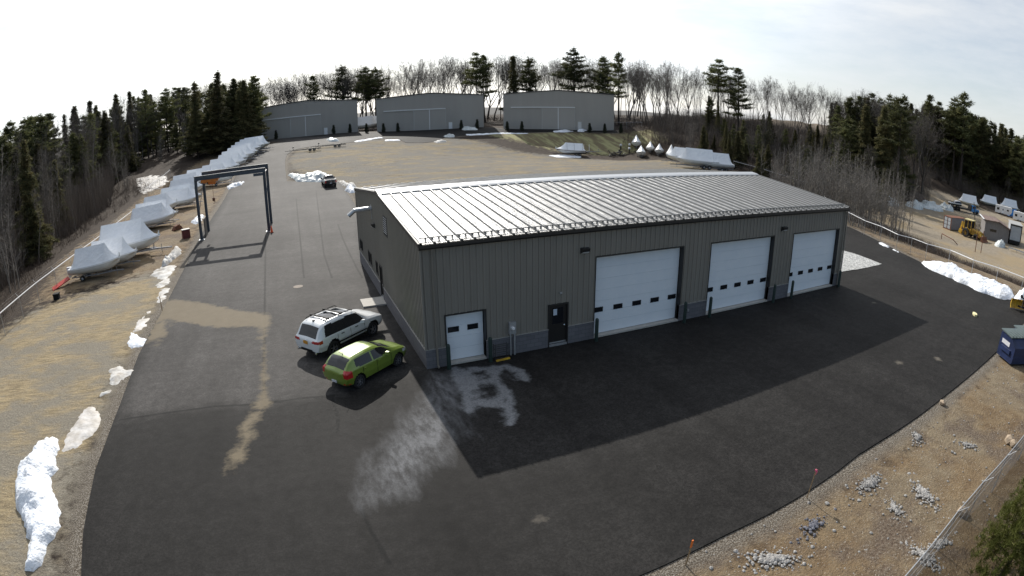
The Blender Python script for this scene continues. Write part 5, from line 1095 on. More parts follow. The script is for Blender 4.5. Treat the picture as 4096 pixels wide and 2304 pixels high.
X = P(3955, 846); boat('tall', (X[0]-1, X[1]+4, X[2]), ang+math.pi, .95, 'large white wrapped boat behind the blue flatbed truck', yg); X = P(4020, 850); boat('tall', (X[0]+6, X[1]+5, X[2]), ang+math.pi, .95, 'white wrapped boat behind the farther travel trailer', yg); X = P(4080, 862); boat('tall', (X[0]+7, X[1]+3, X[2]), ang+math.pi, 1.0, 'tall white wrapped boat at the right edge behind the nearer travel trailer', yg)
X = P(4036, 864); q = MB(); q.add([(0,0,0),(4,0,0),(4,1.6,2.2),(0,1.4,1.9),(0,2.6,0),(4,2.8,0)], [(0,1,2,3),(3,2,5,4),(0,3,4),(1,5,2)]); o = q.build('blue_tarp', mat('blue_tarp_sheet', (.01,.20,.55), (.01,.15,.42), 2, .45, bump=.05)); o.location = tuple(X); o.rotation_euler = (0, 0, ang); tag(o, 'bright blue tarp over a load between the two travel trailers', 'tarp')

# ------------------------------------------------------------------ snow, heaps, rocks
def mound(name, poly, height, m_, label, cat, rough=.35, seed=1, sp=None, power=.6, freq=.9, group=None, kind=None, lift=.0, melt=.0):
    """low heap over an outline on the ground: thin at the rim, lumpy on top"""
    rg = random.Random(seed); area = abs(sum(poly[i][0]*poly[(i+1) % len(poly)][1]-poly[(i+1) % len(poly)][0]*poly[i][1] for i in range(len(poly))))/2
    sp = sp or max(.10, min(.6, math.sqrt(area)/26)); pl = densify(poly, sp*1.2, True, sp*.30, rg); V, Fc = fill(pl, sp, seed=seed)
    x, y = V[:, 0], V[:, 1]; d = np.maximum(sdf(x, y, pl), 0); dm = max(d.max(), 1e-3); t = np.clip(d/dm, 0, 1)**power
    n = fbm(x, y, freq/max(.6, dm), seed*3.7, 4); n2 = fbm(x, y, 3.2*freq/max(.6, dm), seed*1.3, 3)
    z = hh(x, y)+lift+height*t*(1+rough*1.3*n+rough*.6*n2)+.004
    if melt: z = z-melt*np.clip(fbm(x, y, 1.1, seed*2.1, 5)*1.6+.10, 0, 1)*(1.15-t)
    z = np.where(d <= 1e-6, hh(x, y)+lift-.04, z)
    q = MB(); q.v = list(zip(x, y, z)); q.f = [tuple(f) for f in Fc]; o = q.build(name, m_, smooth=True); return tag(o, label, cat, group, kind)
SN = 'old snow left along the verge'
mound('snow_pile', ff([(146,1103),(150,1125),(140,1150),(150,1180),(128,1200),(140,1250),(156,1290),(150,1330),(122,1370),(110,1410),(85,1440),(60,1438),(70,1400),(75,1360),(55,1310),(40,1270),(38,1230),(50,1180),(80,1150),(115,1118)]), .65, 'snow', 'long bright snow heap on the hay in the near left corner', 'snow pile', .35, 3, .16, .55, 1.3, SN)
mound('snow_pile', ff([(200,1028),(235,1022),(258,1040),(250,1075),(230,1105),(208,1135),(170,1143),(150,1135),(165,1100),(185,1060)]), .10, 'snow_pale', 'grey crusted snow patch just above the long bright heap', 'snow patch', .5, 4, .2, .5, 1.2, SN, melt=.24)
mound('snow_pile', ff([(268,930),(300,912),(318,928),(343,932),(325,955),(300,965),(280,990),(250,1000),(262,970),(275,950)]), .14, 'snow_dirty', 'crusted snow patch against the asphalt edge, middle of the left verge', 'snow patch', .5, 5, .2, .5, 1.2, SN, melt=.24)
mound('snow_pile', ff([(330,835),(350,845),(370,852),(360,870),(330,878),(318,865)]), .14, 'snow', 'small bright snow patch beside the sand streak on the left verge', 'snow patch', .5, 6, .15, .5, 1.2, SN, melt=.24)
mound('snow_pile', ff([(350,790),(382,780),(375,820),(350,835),(330,838)]), .05, 'snow_pale', 'thin grey snow trace above the small bright patch on the left verge', 'snow patch', .5, 16, .2, .5, 1.2, SN, melt=.24)
mound('snow_pile', ff([(395,672),(452,665),(432,690),(428,712),(425,740),(405,765),(390,762),(398,735),(388,715),(408,705),(372,698)]), .14, 'snow_dirty', 'long ragged snow patch on the verge below the gantry', 'snow patch', .5, 7, .25, .5, 1.2, SN, melt=.24)
mound('snow_pile', ff([(408,662),(425,645),(445,628),(456,630),(455,640),(438,652),(420,668),(405,672)]), .5, 'snow_dirty', 'lumpy ridge of snow above the ragged patch below the gantry', 'snow pile', .6, 8, .2, .5, 1.6, SN)
mound('snow_pile', ff([(480,560),(495,545),(515,543),(505,560),(490,565)]), .35, 'snow', 'small snow heap behind the left gantry posts', 'snow patch', .5, 9, .2, .5, 1.4, SN, melt=.24)
mound('snow_pile', ff([(570,470),(600,462),(615,457),(610,465),(590,472),(575,477)]), .5, 'snow', 'thin strip of snow beyond the gantry beside the road edge', 'snow patch', .6, 10, .25, .5, 1.4, SN, melt=.24)
mound('snow_pile', ff([(723,440),(745,440),(770,446),(790,437),(805,436),(822,440),(838,448),(835,456),(800,459),(770,458),(745,457),(738,450)]), .95, 'plastic_heap', 'grey-white heap of old snow across the road left of the black pickup', 'snow pile', .5, 11, .3, .6, 1.4, 'old snow round the pickup', lift=.03)
mound('snow_pile', ff([(850,455),(866,460),(880,466),(897,469),(893,474),(870,470),(856,464)]), .6, 'snow_dirty', 'strip of dirty snow right of the black pickup along the field', 'snow patch', .5, 12, .3, .5, 1.4, 'old snow round the pickup', melt=.24)
mound('snow_pile', ff([(866,480),(880,472),(893,474),(894,485),(880,486)]), .7, 'snow', 'small snow heap against the far corner of the warehouse', 'snow patch', .5, 13, .25, .5, 1.4, 'old snow round the pickup')
c4b = lambda L_: polyP(L_, 1/2.897, 3600, 700)
mound('snow_bank', c4b([(240,1020),(330,1028),(430,1050),(540,1070),(620,1092),(700,1120),(770,1150),(840,1195),(950,1225),(1040,1268),(1110,1290),(1220,1310),(1300,1355),(1318,1410),(1290,1449),(1200,1449),(1150,1440),(1040,1398),(960,1375),(880,1345),(790,1290),(660,1245),(590,1200),(480,1160),(340,1098)]), .85, 'snow', 'tall bright snow bank along the right edge of the asphalt', 'snow bank', .26, 14, .22, .45, 1.5)
mound('snow_bank', [tuple(P(a, b)[:2]) for a, b in ((4050,1195),(4075,1180),(4110,1190),(4140,1220),(4110,1225),(4060,1215))], .9, 'snow', 'snow heap behind the plough at the right edge of the photo', 'snow bank', .45, 15, .2, .5, 1.6)
c3 = lambda L_: polyP(L_, 1/5.574, 3340, 760)
mound('snow_pile', c3([(945,1185),(1000,1185),(1120,1230),(1225,1285),(1190,1300),(1060,1250)]), .18, 'snow', 'thin snow strip at the asphalt edge past the right corner of the warehouse', 'snow patch', .4, 17, .15, .5, 1.2, 'snow strips by the right fence')
mound('snow_pile', c3([(1255,1320),(1330,1345),(1450,1410),(1400,1400),(1300,1350)]), .15, 'snow', 'second thin snow strip at the asphalt edge, nearer the snow bank', 'snow patch', .4, 18, .15, .5, 1.2, 'snow strips by the right fence')
HS = 'old snow in front of the hangars'
for k, (pl, hg, m_, lab) in enumerate([([(820,350),(835,345),(848,350),(855,355),(830,357)], .9, 'plastic_heap', 'grey heap of snow in front of the left hangar'), ([(1160,323),(1175,318),(1200,324),(1202,328),(1165,328)], .9, 'plastic_heap', 'grey heap of snow in front of the middle hangar, between two small shrubs'), ([(1115,342),(1130,336),(1145,340),(1142,345),(1118,346)], .9, 'plastic_heap', 'snow heap on the field edge below the middle hangar'), ([(1090,357),(1110,352),(1125,356),(1100,360)], .5, 'snow_dirty', 'flat snow heap below the one at the field edge under the middle hangar'), ([(1450,330),(1465,322),(1476,328),(1465,332)], .8, 'snow', 'snow heap by the door of the right hangar'), ([(1390,330),(1420,327),(1445,331),(1420,333),(1395,333)], .4, 'snow', 'long thin snow strip in front of the right hangar door'), ([(890,356),(925,350),(960,345),(965,347),(920,354),(895,358)], .25, 'snow', 'bright snow strip at the bend between the left and middle hangars'), ([(965,352),(1005,351),(1008,354),(970,355)], .25, 'snow', 'thin snow strip at the field edge below the middle hangar'), ([(1170,338),(1250,334),(1330,335),(1330,337),(1250,337),(1172,341)], .25, 'snow', 'long snow line along the lip of the straw bank')]):
    if hg >= .8: pl = [(u_, v_+(max(p[1] for p in pl)-v_)*.35) for u_, v_ in pl]
    mound('snow_pile', ff(pl), hg*.75, m_, lab, 'snow patch', .5, 20+k, .35, .5, 1.3, HS)
mound('snow_pile', ff([(1376,391),(1420,389),(1465,393),(1460,397),(1400,396)]), .12, 'snow', 'flat white snow sheet under the striped runabout', 'snow patch', .3, 31, .3, .4, 1.0)
mound('snow_pile', ff([(340,450),(380,440),(420,442),(430,455),(400,475),(360,490),(345,480)]), .10, 'snow_pale', 'patch of icy snow on the track behind the fence on the left', 'snow patch', .4, 32, .5, .4, 1.0, melt=.24)
PHG = 'crumpled white heaps at the back of the yard'
for k, (u, v, sc, lab) in enumerate([(3722, 832, 3.4, 'largest crumpled white heap at the back of the yard, left of the flatbed'), (3659, 829, 2.2, 'smaller crumpled white heap left of the largest one in the yard'), (3785, 838, 2.2, 'crumpled white heap between the largest one and the flatbed truck'), (3560, 815, 2.0, 'white heap behind the bare saplings by the yard')]):
    X = P(u, v); mound('plastic_heap', [(X[0]+sc*1.5*math.cos(a)*(1+.2*math.sin(3*a+k)), X[1]+sc*math.sin(a)) for a in np.linspace(0, 6.283, 15)[:-1]], 1.25, 'plastic_heap', lab, 'heap', .6, 40+k, .3, .42, 1.8, PHG)
X = P(4000, 985); mound('plastic_heap', [(X[0]+1.6*math.cos(a), X[1]+1.1*math.sin(a)) for a in np.linspace(0, 6.283, 13)[:-1]], 1.0, 'plastic_heap', 'crumpled pale bundle on the ground in front of the board shed', 'heap', .5, 47, .2, .4, 1.6)
X = P(3650, 800); mound('dirt_mound', [(X[0]+6*math.cos(a), X[1]+5*math.sin(a)) for a in np.linspace(0, 6.283, 17)[:-1]], 3.0, 'brush', 'brown dirt mound behind the white heaps in the yard', 'dirt mound', .25, 48, .5, .9, 1.2)
X = P(112, 872); mound('tarp_heap', [(X[0]+1.6*math.cos(a), X[1]+2.2*math.sin(a)) for a in np.linspace(0, 6.283, 13)[:-1]], 2.2, mat('pale_blue_tarp', (.55,.66,.72), (.35,.46,.52), 1.2, .5, bump=.1), 'pale blue tarp-covered heap in the wood left of the fence', 'tarp heap', .4, 49, .25, .6, 1.2)
# stones
def ico(rg, r, flat=.7):
    b = bmesh.new(); bmesh.ops.create_icosphere(b, subdivisions=1, radius=r); vs = [(v.co.x*rg.uniform(.75, 1.25), v.co.y*rg.uniform(.75, 1.25), v.co.z*flat*rg.uniform(.8, 1.2)) for v in b.verts]; fs = [tuple(v.index for v in f.verts) for f in b.faces]; b.free(); return vs, fs
c7 = lambda x, y: P(2900+x/1.3127, 1200+y/1.3127)
STN = [(760,965,.75,90,'gravel','small heap of pale crushed stone nearest the surveyor stake'),(1040,1020,.85,95,'gravel','heap of pale crushed stone spilling towards the fence'),(255,1370,.9,110,'gravel','heap of pale crushed stone at the bottom edge of the photo'),(1010,720,.5,45,'gravel','flat patch of pale crushed stone close to the asphalt edge'),(1280,765,.55,40,'gravel','small heap of pale crushed stone below the dumpsters'),(460,1190,.75,30,'gravel_dark','scatter of dark slate lumps on the dirt'),(1045,1350,.8,80,'gravel','heap of pale crushed stone against the near fence'),(1130,1285,.55,45,'gravel','smaller heap of pale crushed stone beside the one at the fence'),(890,1095,.5,40,'gravel','faint patch of pale crushed stone in the middle of the dirt')]
for k, (u, v, r_, n, m_, lab) in enumerate(STN):
    X = c7(u, v); rg = random.Random(60+k); q = MB()
    for i in range(n*4):
        a, d = rg.uniform(0, 6.283), abs(rg.gauss(0, .48))*r_*(1+.45*math.sin(2*rg.uniform(0, 3)+k)); vs, fs = ico(rg, .016+abs(rg.gauss(0, .028))); t_ = k*1.3; a1, b1 = d*math.cos(a)*1.35, d*math.sin(a)*.62; cx_, cy_ = X[0]+a1*math.cos(t_)-b1*math.sin(t_), X[1]+a1*math.sin(t_)+b1*math.cos(t_)
        z_ = h(cx_, cy_)+max(0, (1-d/r_))*r_*.12-.01; q.add([(a_+cx_, b_+cy_, c_+z_) for a_, b_, c_ in vs], fs)
    tag(q.build('gravel_heap', m_), lab, 'gravel heap', 'stone heaps on the near right dirt', 'stuff')
for k, (u, v, r_, lab) in enumerate([(1487,745,.30,'tan boulder nearest the evergreen bush, upper of two'),(1508,765,.24,'smaller tan boulder touching the one by the evergreen bush'),(1243,1128,.26,'tan boulder lying by the near fence'),(1141,551,.20,'grey boulder at the asphalt edge below the dumpsters')]):
    X = c7(u, v); rg = random.Random(80+k); vs, fs = ico(rg, r_, .8); o = MB().add(vs, fs).build('boulder', 'rock'); o.location = (X[0], X[1], X[2]+r_*.5); tag(o, lab, 'boulder', 'boulders on the near right dirt')
q = MB(); rg = random.Random(90)                    # loose stones and clods all over the dirt
for i in range(700):
    X = (rg.uniform(2, 40), rg.uniform(-26, -14.9)); vs, fs = ico(rg, abs(rg.gauss(0, .03))+.015); z_ = h(*X)+.01; q.add([(a_+X[0], b_+X[1], c_+z_) for a_, b_, c_ in vs], fs)
tag(q.build('loose_stones', 'gravel'), 'loose stones scattered over the near right dirt', 'stones', kind='stuff')
X = P(2900+430/1.3127, 1200+1040/1.3127); e = empty('survey_stake', tuple(X), 0, 'thin leaning survey stake with a pink ribbon at the asphalt edge', 'survey stake'); q = MB(); q.tube([(0,0,0),(.05,.02,1.15)], .018, 5); q.build('stake', 'wood', e); q = MB(); q.add([(.05,.02,1.12),(.16,.0,1.05),(.13,.03,.88),(.03,.03,.95)], [(0,1,2,3)]); q.box(.02,-.01,1.08,.08,.05,1.14); q.build('ribbon', 'flag_pink', e)
X = P(1725*AS, 1422*AS); e = empty('survey_stake', tuple(X), 0, 'wooden survey stake with an orange top at the bottom edge of the photo', 'survey stake'); q = MB(); q.beam((0,0,0),(.03,0,.95), .045, .02); q.build('stake', 'wood', e); q = MB(); q.beam((.022,0,.70),(.031,0,.97), .055, .03); q.build('painted_top', 'flag_orange', e)
X = P(1176/1.8114, 700+985/1.8114); q = MB(); q.beam((0,0,0),(.0,.0,1.05), .05, .05); o = q.build('verge_stake', 'wood'); o.location = tuple(X); tag(o, 'plain wooden stake at the road edge beside the sand streak', 'stake')
# ------------------------------------------------------------------ chain-link fences
def fence(pts, hgt, lab, step=3.0, mesh=True, barb=True, sp=.16, wt=.002, railr=.026, up=1, name='chain_link_fence', rail='galv'):
    """pts: world xy polyline"""
    e = empty(name, (pts[0][0], pts[0][1], h(*pts[0])), 0, lab, 'fence'); o0 = Vector(e.location); pl = densify(pts, step, False); rail_pts = []; pm = MB()
    for k, p in enumerate(pl):
        z = h(*p); q = MB(); a = Vector((p[0], p[1], z))-o0; q.tube([a-Vector((0,0,.1)), a+Vector((0, 0, hgt+.03))], .024, 6)
        if barb:
            n = pl[min(k+1, len(pl)-1)]; b_ = pl[max(k-1, 0)]; t = Vector((n[0]-b_[0], n[1]-b_[1], 0)).normalized(); nn = Vector((-t.y, t.x, 0))*up; q.tube([a+Vector((0,0,hgt)), a+Vector((0,0,hgt+.33))+nn*.30], .015, 5)
        q.build('post', 'galv', e); rail_pts.append(a+Vector((0, 0, hgt)))
    q = MB(); q.tube(rail_pts, railr, 6); q.build('top_rail', rail, e)
    if mesh:
        q = MB()
        for A, B in zip(rail_pts[:-1], rail_pts[1:]):
            dv = B-A; ln_ = math.hypot(dv.x, dv.y); n = int(ln_/sp); ru = hgt/ln_
            for k in range(-int(hgt/sp)-1, n+1):
                for sg in (1, -1):
                    s0 = k*sp; s1 = s0+hgt
                    a, b = max(s0, 0), min(s1, ln_)
                    if a >= b: continue
                    za, zb_ = (a-s0), (b-s0)
                    if sg < 0: za, zb_ = hgt-za, hgt-zb_
                    pa = A+dv*(a/ln_)+Vector((0, 0, za-hgt)); pb = A+dv*(b/ln_)+Vector((0, 0, zb_-hgt)); t_ = Vector((dv.x, dv.y, 0)).normalized()*wt; q.add([pa-t_, pa+t_, pb+t_, pb-t_], [(0,1,2,3)])
        q.build('chain_link', 'fence_wire', e, fix=False)
        if barb:
            q = MB()
            for r_ in (.15, .30):
                for A, B in zip(rail_pts[:-1], rail_pts[1:]):
                    t = Vector((B.x-A.x, B.y-A.y, 0)).normalized(); nn = Vector((-t.y, t.x, 0))*up; q.beam(A+nn*r_+Vector((0,0,r_*1.1)), B+nn*r_+Vector((0,0,r_*1.1)), .006)
            q.build('barbed_wire', 'galv', e)
    return e
LF = [tuple(P(u*AS, v*AS, 1.75)[:2]) for u, v in [(-40,815),(0,788),(90,712),(176,648),(240,602),(330,533),(420,478)]]; LF = [(-27.5, 2)]+LF+[(-33, 84), (-32, 104)]
LF = sorted(LF, key=lambda p: p[1])
fence(LF, 1.75, 'long chain-link fence with a bright top rail behind the row of boats', 3.2, up=1, railr=.045, rail='white_metal')
RF = [tuple(P(u, v)[:2]) for u, v in [(3395,905),(3455,940),(3520,965),(3584,1000),(3640,1015),(3700,1040),(3791,1065),(3883,1108),(3981,1140),(4080,1180),(4140,1215)]]
fence(RF[::-1], 1.62, 'chain-link fence along the right edge of the lot above the yard', 3.2, up=1, railr=.04, rail='white_metal')
RF2 = [RF[0]]+[tuple(P(u*AS, v*AS, 1.6)[:2]) for u, v in [(2060,468),(1960,438),(1845,405)]]
fence(RF2, 1.6, 'chain-link fence running behind the warehouse towards the right-hand boats', 3.6, up=1, railr=.04, rail='white_metal')
fence([(5, -20.2), (9.8, -19.9), (12.1, -19.9), (14.6, -20.0), (18, -20.1), (24, -20.4)], 1.6, 'grey chain-link fence in the near right corner beside the evergreen bush', 2.6, up=-1, sp=.052, wt=.0085, railr=.021)
A_, B_ = SHED[2][1], SHED[2][0]; fence([(A_[0]+.5, A_[1]+2), (A_[0]+7, A_[1]-3.5)], 2.0, 'short fence section between the right hangar and the wooded slope', 3.5, barb=False)
M0, M1 = SHED[1][1], SHED[2][0]; fence([(M0[0]+.6, M0[1]+12), (M1[0]-.6, M1[1]+14)], 2.0, 'short fence closing the gap between the middle and right hangars', 3.5, barb=False)
X = P(2545, 570); 
# ------------------------------------------------------------------ trees
def np_mesh(name, V, Fc, m_):
    me = bpy.data.meshes.new(name); V = np.asarray(V, np.float32); n = len(Fc); Fc = np.asarray(Fc, np.int32); k = Fc.shape[1]
    me.vertices.add(len(V)); me.vertices.foreach_set('co', V.ravel()); me.loops.add(n*k); me.loops.foreach_set('vertex_index', Fc.ravel()); me.polygons.add(n)
    me.polygons.foreach_set('loop_start', np.arange(0, n*k, k, dtype=np.int32)); me.polygons.foreach_set('loop_total', np.full(n, k, np.int32)); me.update(calc_edges=True); me.materials.append(MT[m_]); return me
class TB:
    def __init__(s): s.v = []; s.f = []
    def limb(s, p, q, r0, r1, n=4):
        d = (q-p); d = d/(np.linalg.norm(d)+1e-9); u = np.array([0, 0, 1.]) if abs(d[2]) < .9 else np.array([1., 0, 0]); a = np.cross(d, u); a /= np.linalg.norm(a); b = np.cross(a, d); o = len(s.v)
        for c, r in ((p, r0), (q, r1)):
            for k in range(n):
                t = 2*math.pi*k/n; s.v.append(c+(a*math.cos(t)+b*math.sin(t))*r)
        for k in range(n):
            k2 = (k+1) % n; s.f.append((o+k, o+k2, o+n+k2)); s.f.append((o+k, o+n+k2, o+n+k))
    def twig(s, p, q, w):
        d = q-p; a = np.cross(d, np.random.RandomState(len(s.v)).randn(3)); a = a/(np.linalg.norm(a)+1e-9)*w/2; o = len(s.v); s.v += [p-a, p+a, q]; s.f.append((o, o+1, o+2))
def tufts(C_, rs, n, ln_, w, up=.25, flat=.6):
    """needle tufts: n slender triangles round each centre"""
    C_ = np.repeat(np.asarray(C_), n, axis=0); N = len(C_); d = rs.randn(N, 3); d[:, 2] = d[:, 2]*flat+up; d /= np.linalg.norm(d, axis=1)[:, None]
    a = np.cross(d, rs.randn(N, 3)); a /= np.linalg.norm(a, axis=1)[:, None]+1e-9; L_ = ln_*rs.uniform(.6, 1.3, N)[:, None]; off = rs.randn(N, 3)*ln_*.22; b0 = C_+off
    V = np.stack([b0-a*w/2, b0+a*w/2, b0+d*L_], 1).reshape(-1, 3); return V, np.arange(N*3).reshape(-1, 3)
def pine(seed, H=18., base=.35, rad=3.2, kind='white', n=5, tl=.5, tw=.12, dens=1.0):
    rs = np.random.RandomState(seed); t = TB(); tr = H*.013; bend = rs.uniform(-.25, .25, 2); pos = lambda z: np.array([bend[0]*math.sin(z/H*3), bend[1]*math.sin(z/H*2.5), z])
    zz = np.linspace(-.3, H, 9)
    for a, b in zip(zz[:-1], zz[1:]): t.limb(pos(a), pos(b), tr*(1-.92*max(a, 0)/H), tr*(1-.92*b/H)+.012, 6)
    C_ = []; z = H*base
    while z < H*.985:
        u = (z-H*base)/(H*(1-base))
        if kind == 'white': R_ = rad*(.55+.45*math.sin(min(1, u*1.7+.25)*math.pi*.5))*(1-u)**.62; nb = rs.randint(3, 6); gap = rs.uniform(.5, 1.15)*H/18
        else: R_ = rad*(1-u)**.85*(.85+.15*math.sin(u*9)); nb = rs.randint(5, 8); gap = rs.uniform(.35, .6)*H/18
        if u < .22 and kind == 'white' and rs.rand() < .35: z += gap; continue
        ph = rs.uniform(0, 6.28)
        for k in range(nb):
            L_ = max(.35, R_*rs.uniform(.5, 1.2)*(1+.28*math.sin(1.0*seed+z*.35+6.283*k/nb))); az = ph+6.283*k/nb+rs.uniform(-.4, .4); d = np.array([math.cos(az), math.sin(az), 0]); p0 = pos(z+rs.uniform(-.2, .2)); sl = rs.uniform(.05, .38) if kind == 'white' else rs.uniform(-.30, .08)
            tip = p0+d*L_+np.array([0, 0, sl*L_+(.25*L_*u if kind == 'white' else 0)]); t.limb(p0, tip, tr*.22*(1-u)+.012, .01, 3); sd = np.array([-d[1], d[0], 0])
            m_ = max(2, int(L_/.30*dens))
            for i in range(m_):
                s = .28+.72*(i+rs.rand()*.8)/m_; wd = .30*L_*(1-s)*1.2+.12
                for j in range(2): C_.append(p0+(tip-p0)*s+sd*rs.uniform(-1, 1)*wd+np.array([0, 0, rs.uniform(-.06, .12)]))
        z += gap
    for i in range(5): C_.append(pos(H)+np.array([0, 0, -.15*i]))
    V, Fc = tufts(C_, rs, n, tl*H/18, tw*H/18, .3 if kind == 'white' else -.05, .45); return (t.v, t.f), (V, Fc)
def bare(seed, H=18., spread=.42, fork=.32, lev=4, twl=.95, tww=.045, kids=(4, 4, 4, 5), thick=.014):
    rs = np.random.RandomState(seed); t = TB(); c = TB(); r0 = H*thick
    def grow(p, d, L_, r, lv):
        seg = 3; pp = p; dd = d.copy(); pts = [p]
        for i in range(seg):
            dd = dd+rs.randn(3)*.07+np.array([0, 0, .07]); dd /= np.linalg.norm(dd); q = pp+dd*L_/seg; (t if lv == 0 else c).limb(pp, q, r*(1-.55*i/seg), r*(1-.55*(i+1)/seg), 5 if lv < 2 else 3); pp = q; pts.append(q)
        if lv >= lev-1:
            for k in range(kids[-1]+2):
                s = rs.uniform(.25, 1.0)*seg; i = min(int(s), seg-1); b = pts[i]+(pts[i+1]-pts[i])*(s-i); e = dd+rs.randn(3)*.55; e[2] += .25; e /= np.linalg.norm(e); m_ = b+e*twl*rs.uniform(.5, 1.1)*H/18; c.twig(b, m_, tww*H/18)
                for q_ in range(2): e2 = e+rs.randn(3)*.6; e2 /= np.linalg.norm(e2); c.twig(b+(m_-b)*rs.uniform(.3, .8), b+(m_-b)*.6+e2*twl*.7*H/18, tww*.75*H/18)
            return
        n = kids[lv]
        for k in range(n):
            s = (rs.uniform(.35, 1.0) if lv else rs.uniform(.62, 1.0))*seg if k else seg; i = min(int(s), seg-1); b = pts[i]+(pts[i+1]-pts[i])*min(1, s-i); az = 2.4*k+rs.uniform(-.5, .5)+lv; th = spread*rs.uniform(.75, 1.7) if k else spread*.35; u1 = np.cross(dd, [.3, .2, .9]); u1 /= np.linalg.norm(u1)+1e-9; u2 = np.cross(dd, u1); e = dd*math.cos(th)+(u1*math.cos(az)+u2*math.sin(az))*math.sin(th); e[2] += .16; e /= np.linalg.norm(e)
            grow(b, e, L_*rs.uniform(.62, .85) if lv else H*rs.uniform(.24, .34), r*rs.uniform(.38, .55), lv+1)
    grow(np.array([0, 0, -.3]), np.array([rs.uniform(-.04, .04), rs.uniform(-.04, .04), 1.]), H*fork*1.15, r0, 0)
    V = np.array(t.v+c.v); s = H/V[:, 2].max(); t.v = [v*s for v in t.v]; c.v = [v*s for v in c.v]; return (t.v, t.f), (c.v, c.f)
def sapling(seed, H=9., twl=.8, n=70, stems=1):
    rs = np.random.RandomState(seed); t = TB(); c = TB()
    for k in range(stems):
        off = rs.randn(3)*.45 if stems > 1 else np.zeros(3); off[2] = 0; Hk = H*rs.uniform(.7, 1) if k else H; ln_ = rs.uniform(-.10, .10, 2); pos = lambda z: off+np.array([ln_[0]*z+.1*math.sin(z), ln_[1]*z, z]); zz = np.linspace(-.2, Hk, 7); r = H*.0062
        for a, b in zip(zz[:-1], zz[1:]): t.limb(pos(a), pos(b), r*(1-.85*max(a, 0)/Hk)+.006, r*(1-.85*b/Hk)+.006, 4)
        for i in range(n):
            z = Hk*rs.uniform(.22, .98); az = rs.uniform(0, 6.28); L_ = (Hk-z)*.28+.35; L_ *= rs.uniform(.6, 1.2); d = np.array([math.cos(az), math.sin(az), rs.uniform(.5, 1.5)]); d /= np.linalg.norm(d); p = pos(z); q = p+d*L_; c.twig(p, q, .03)
            for j in range(4): e = d+rs.randn(3)*.5; e /= np.linalg.norm(e); s = rs.uniform(.3, .95); c.twig(p+(q-p)*s, p+(q-p)*s+e*L_*.42*twl, .018)
    return (t.v, t.f), (c.v, c.f)
SPEC = {}
def species(key, fn, bark, leaf, n):
    L_ = []
    for k in range(n):
        (tv, tf), (cv, cf) = fn(k); L_.append((np_mesh('trunk', tv, tf, bark), np_mesh('crown', cv, cf, leaf)))
    SPEC[key] = L_
species('white', lambda k: pine(100+k, 18, [.42,.36,.48,.3,.55,.38][k], [3.8,3.3,3.6,3.4,3.7,3.0][k], 'white', 6, .62, .165, 1.25), 'pine_bark', 'needles', 6)
species('hemlock', lambda k: pine(200+k, 18, [.10,.16,.06,.2,.12][k], [3.6,3.1,3.9,3.3,2.8][k], 'dense', 5, .55, .15), 'pine_bark', 'needles_hem', 5)
species('fir', lambda k: pine(250+k, 18, [.06,.12,.03,.18][k], [4.6,4.0,5.0,4.2][k], 'white', 6, .62, .17, 1.5), 'pine_bark', 'needles', 4)
species('hemfull', lambda k: pine(270+k, 18, .02, [4.8,4.2,5.4][k], 'dense', 6, .62, .17, 1.2), 'pine_bark', 'needles_hem', 3)
species('oak', lambda k: bare(300+k, 18, [.30,.26,.34,.28,.32,.24][k], [.27,.31,.25,.34,.29,.36][k], 5, 1.0, .032, (4,4,4,3,4)), 'bark', 'bark', 6)
species('slim', lambda k: bare(400+k, 18, .24, [.48,.55,.42,.5][k], 5, .8, .036, (3,3,3,3,4), .0095), 'bark', 'bark', 4)
species('sap', lambda k: sapling(500+k, 9, .9, 60, [1,2,3,2,4][k]), 'bark_pale', 'bark_pale', 5)
PARTS = {}
def tree(key, x, y, H, label, cat, group=None, var=None, rg=random.Random(77), name=None, dz=0.0, wid=1.0):
    L_ = SPEC[key]; v = rg.randrange(len(L_)) if var is None else var % len(L_); base = 9. if key == 'sap' else 18.
    nm = name or dict(white='pine_tree', hemlock='conifer_tree', fir='conifer_tree', hemfull='conifer_tree', oak='bare_tree', slim='bare_tree', sap='sapling')[key]
    e = empty(nm, (x, y, h(x, y)+dz), rg.uniform(0, 6.28), label, cat, group, (H/base*wid*rg.uniform(.9, 1.12), H/base*wid*rg.uniform(.9, 1.12), H/base))
    k = (key, v)
    if k not in PARTS:
        a = bpy.data.objects.new('trunk', L_[v][0]); b = bpy.data.objects.new('crown', L_[v][1]); PARTS[k] = (a, b)
    else: a, b = PARTS[k][0].copy(), PARTS[k][1].copy()
    for o in (a, b): COL.objects.link(o); o.parent = e
    return e
def by_top(key, u, v, D, label, cat, group=None, var=None, **kw):
    d = ray(u*AS, v*AS); k = D/math.hypot(d[0], d[1]); X = CAM+d*k; H = X[2]-h(X[0], X[1]); return tree(key, X[0], X[1], max(H, 3), label, cat, group, var, **kw)
rt = random.Random(2024)
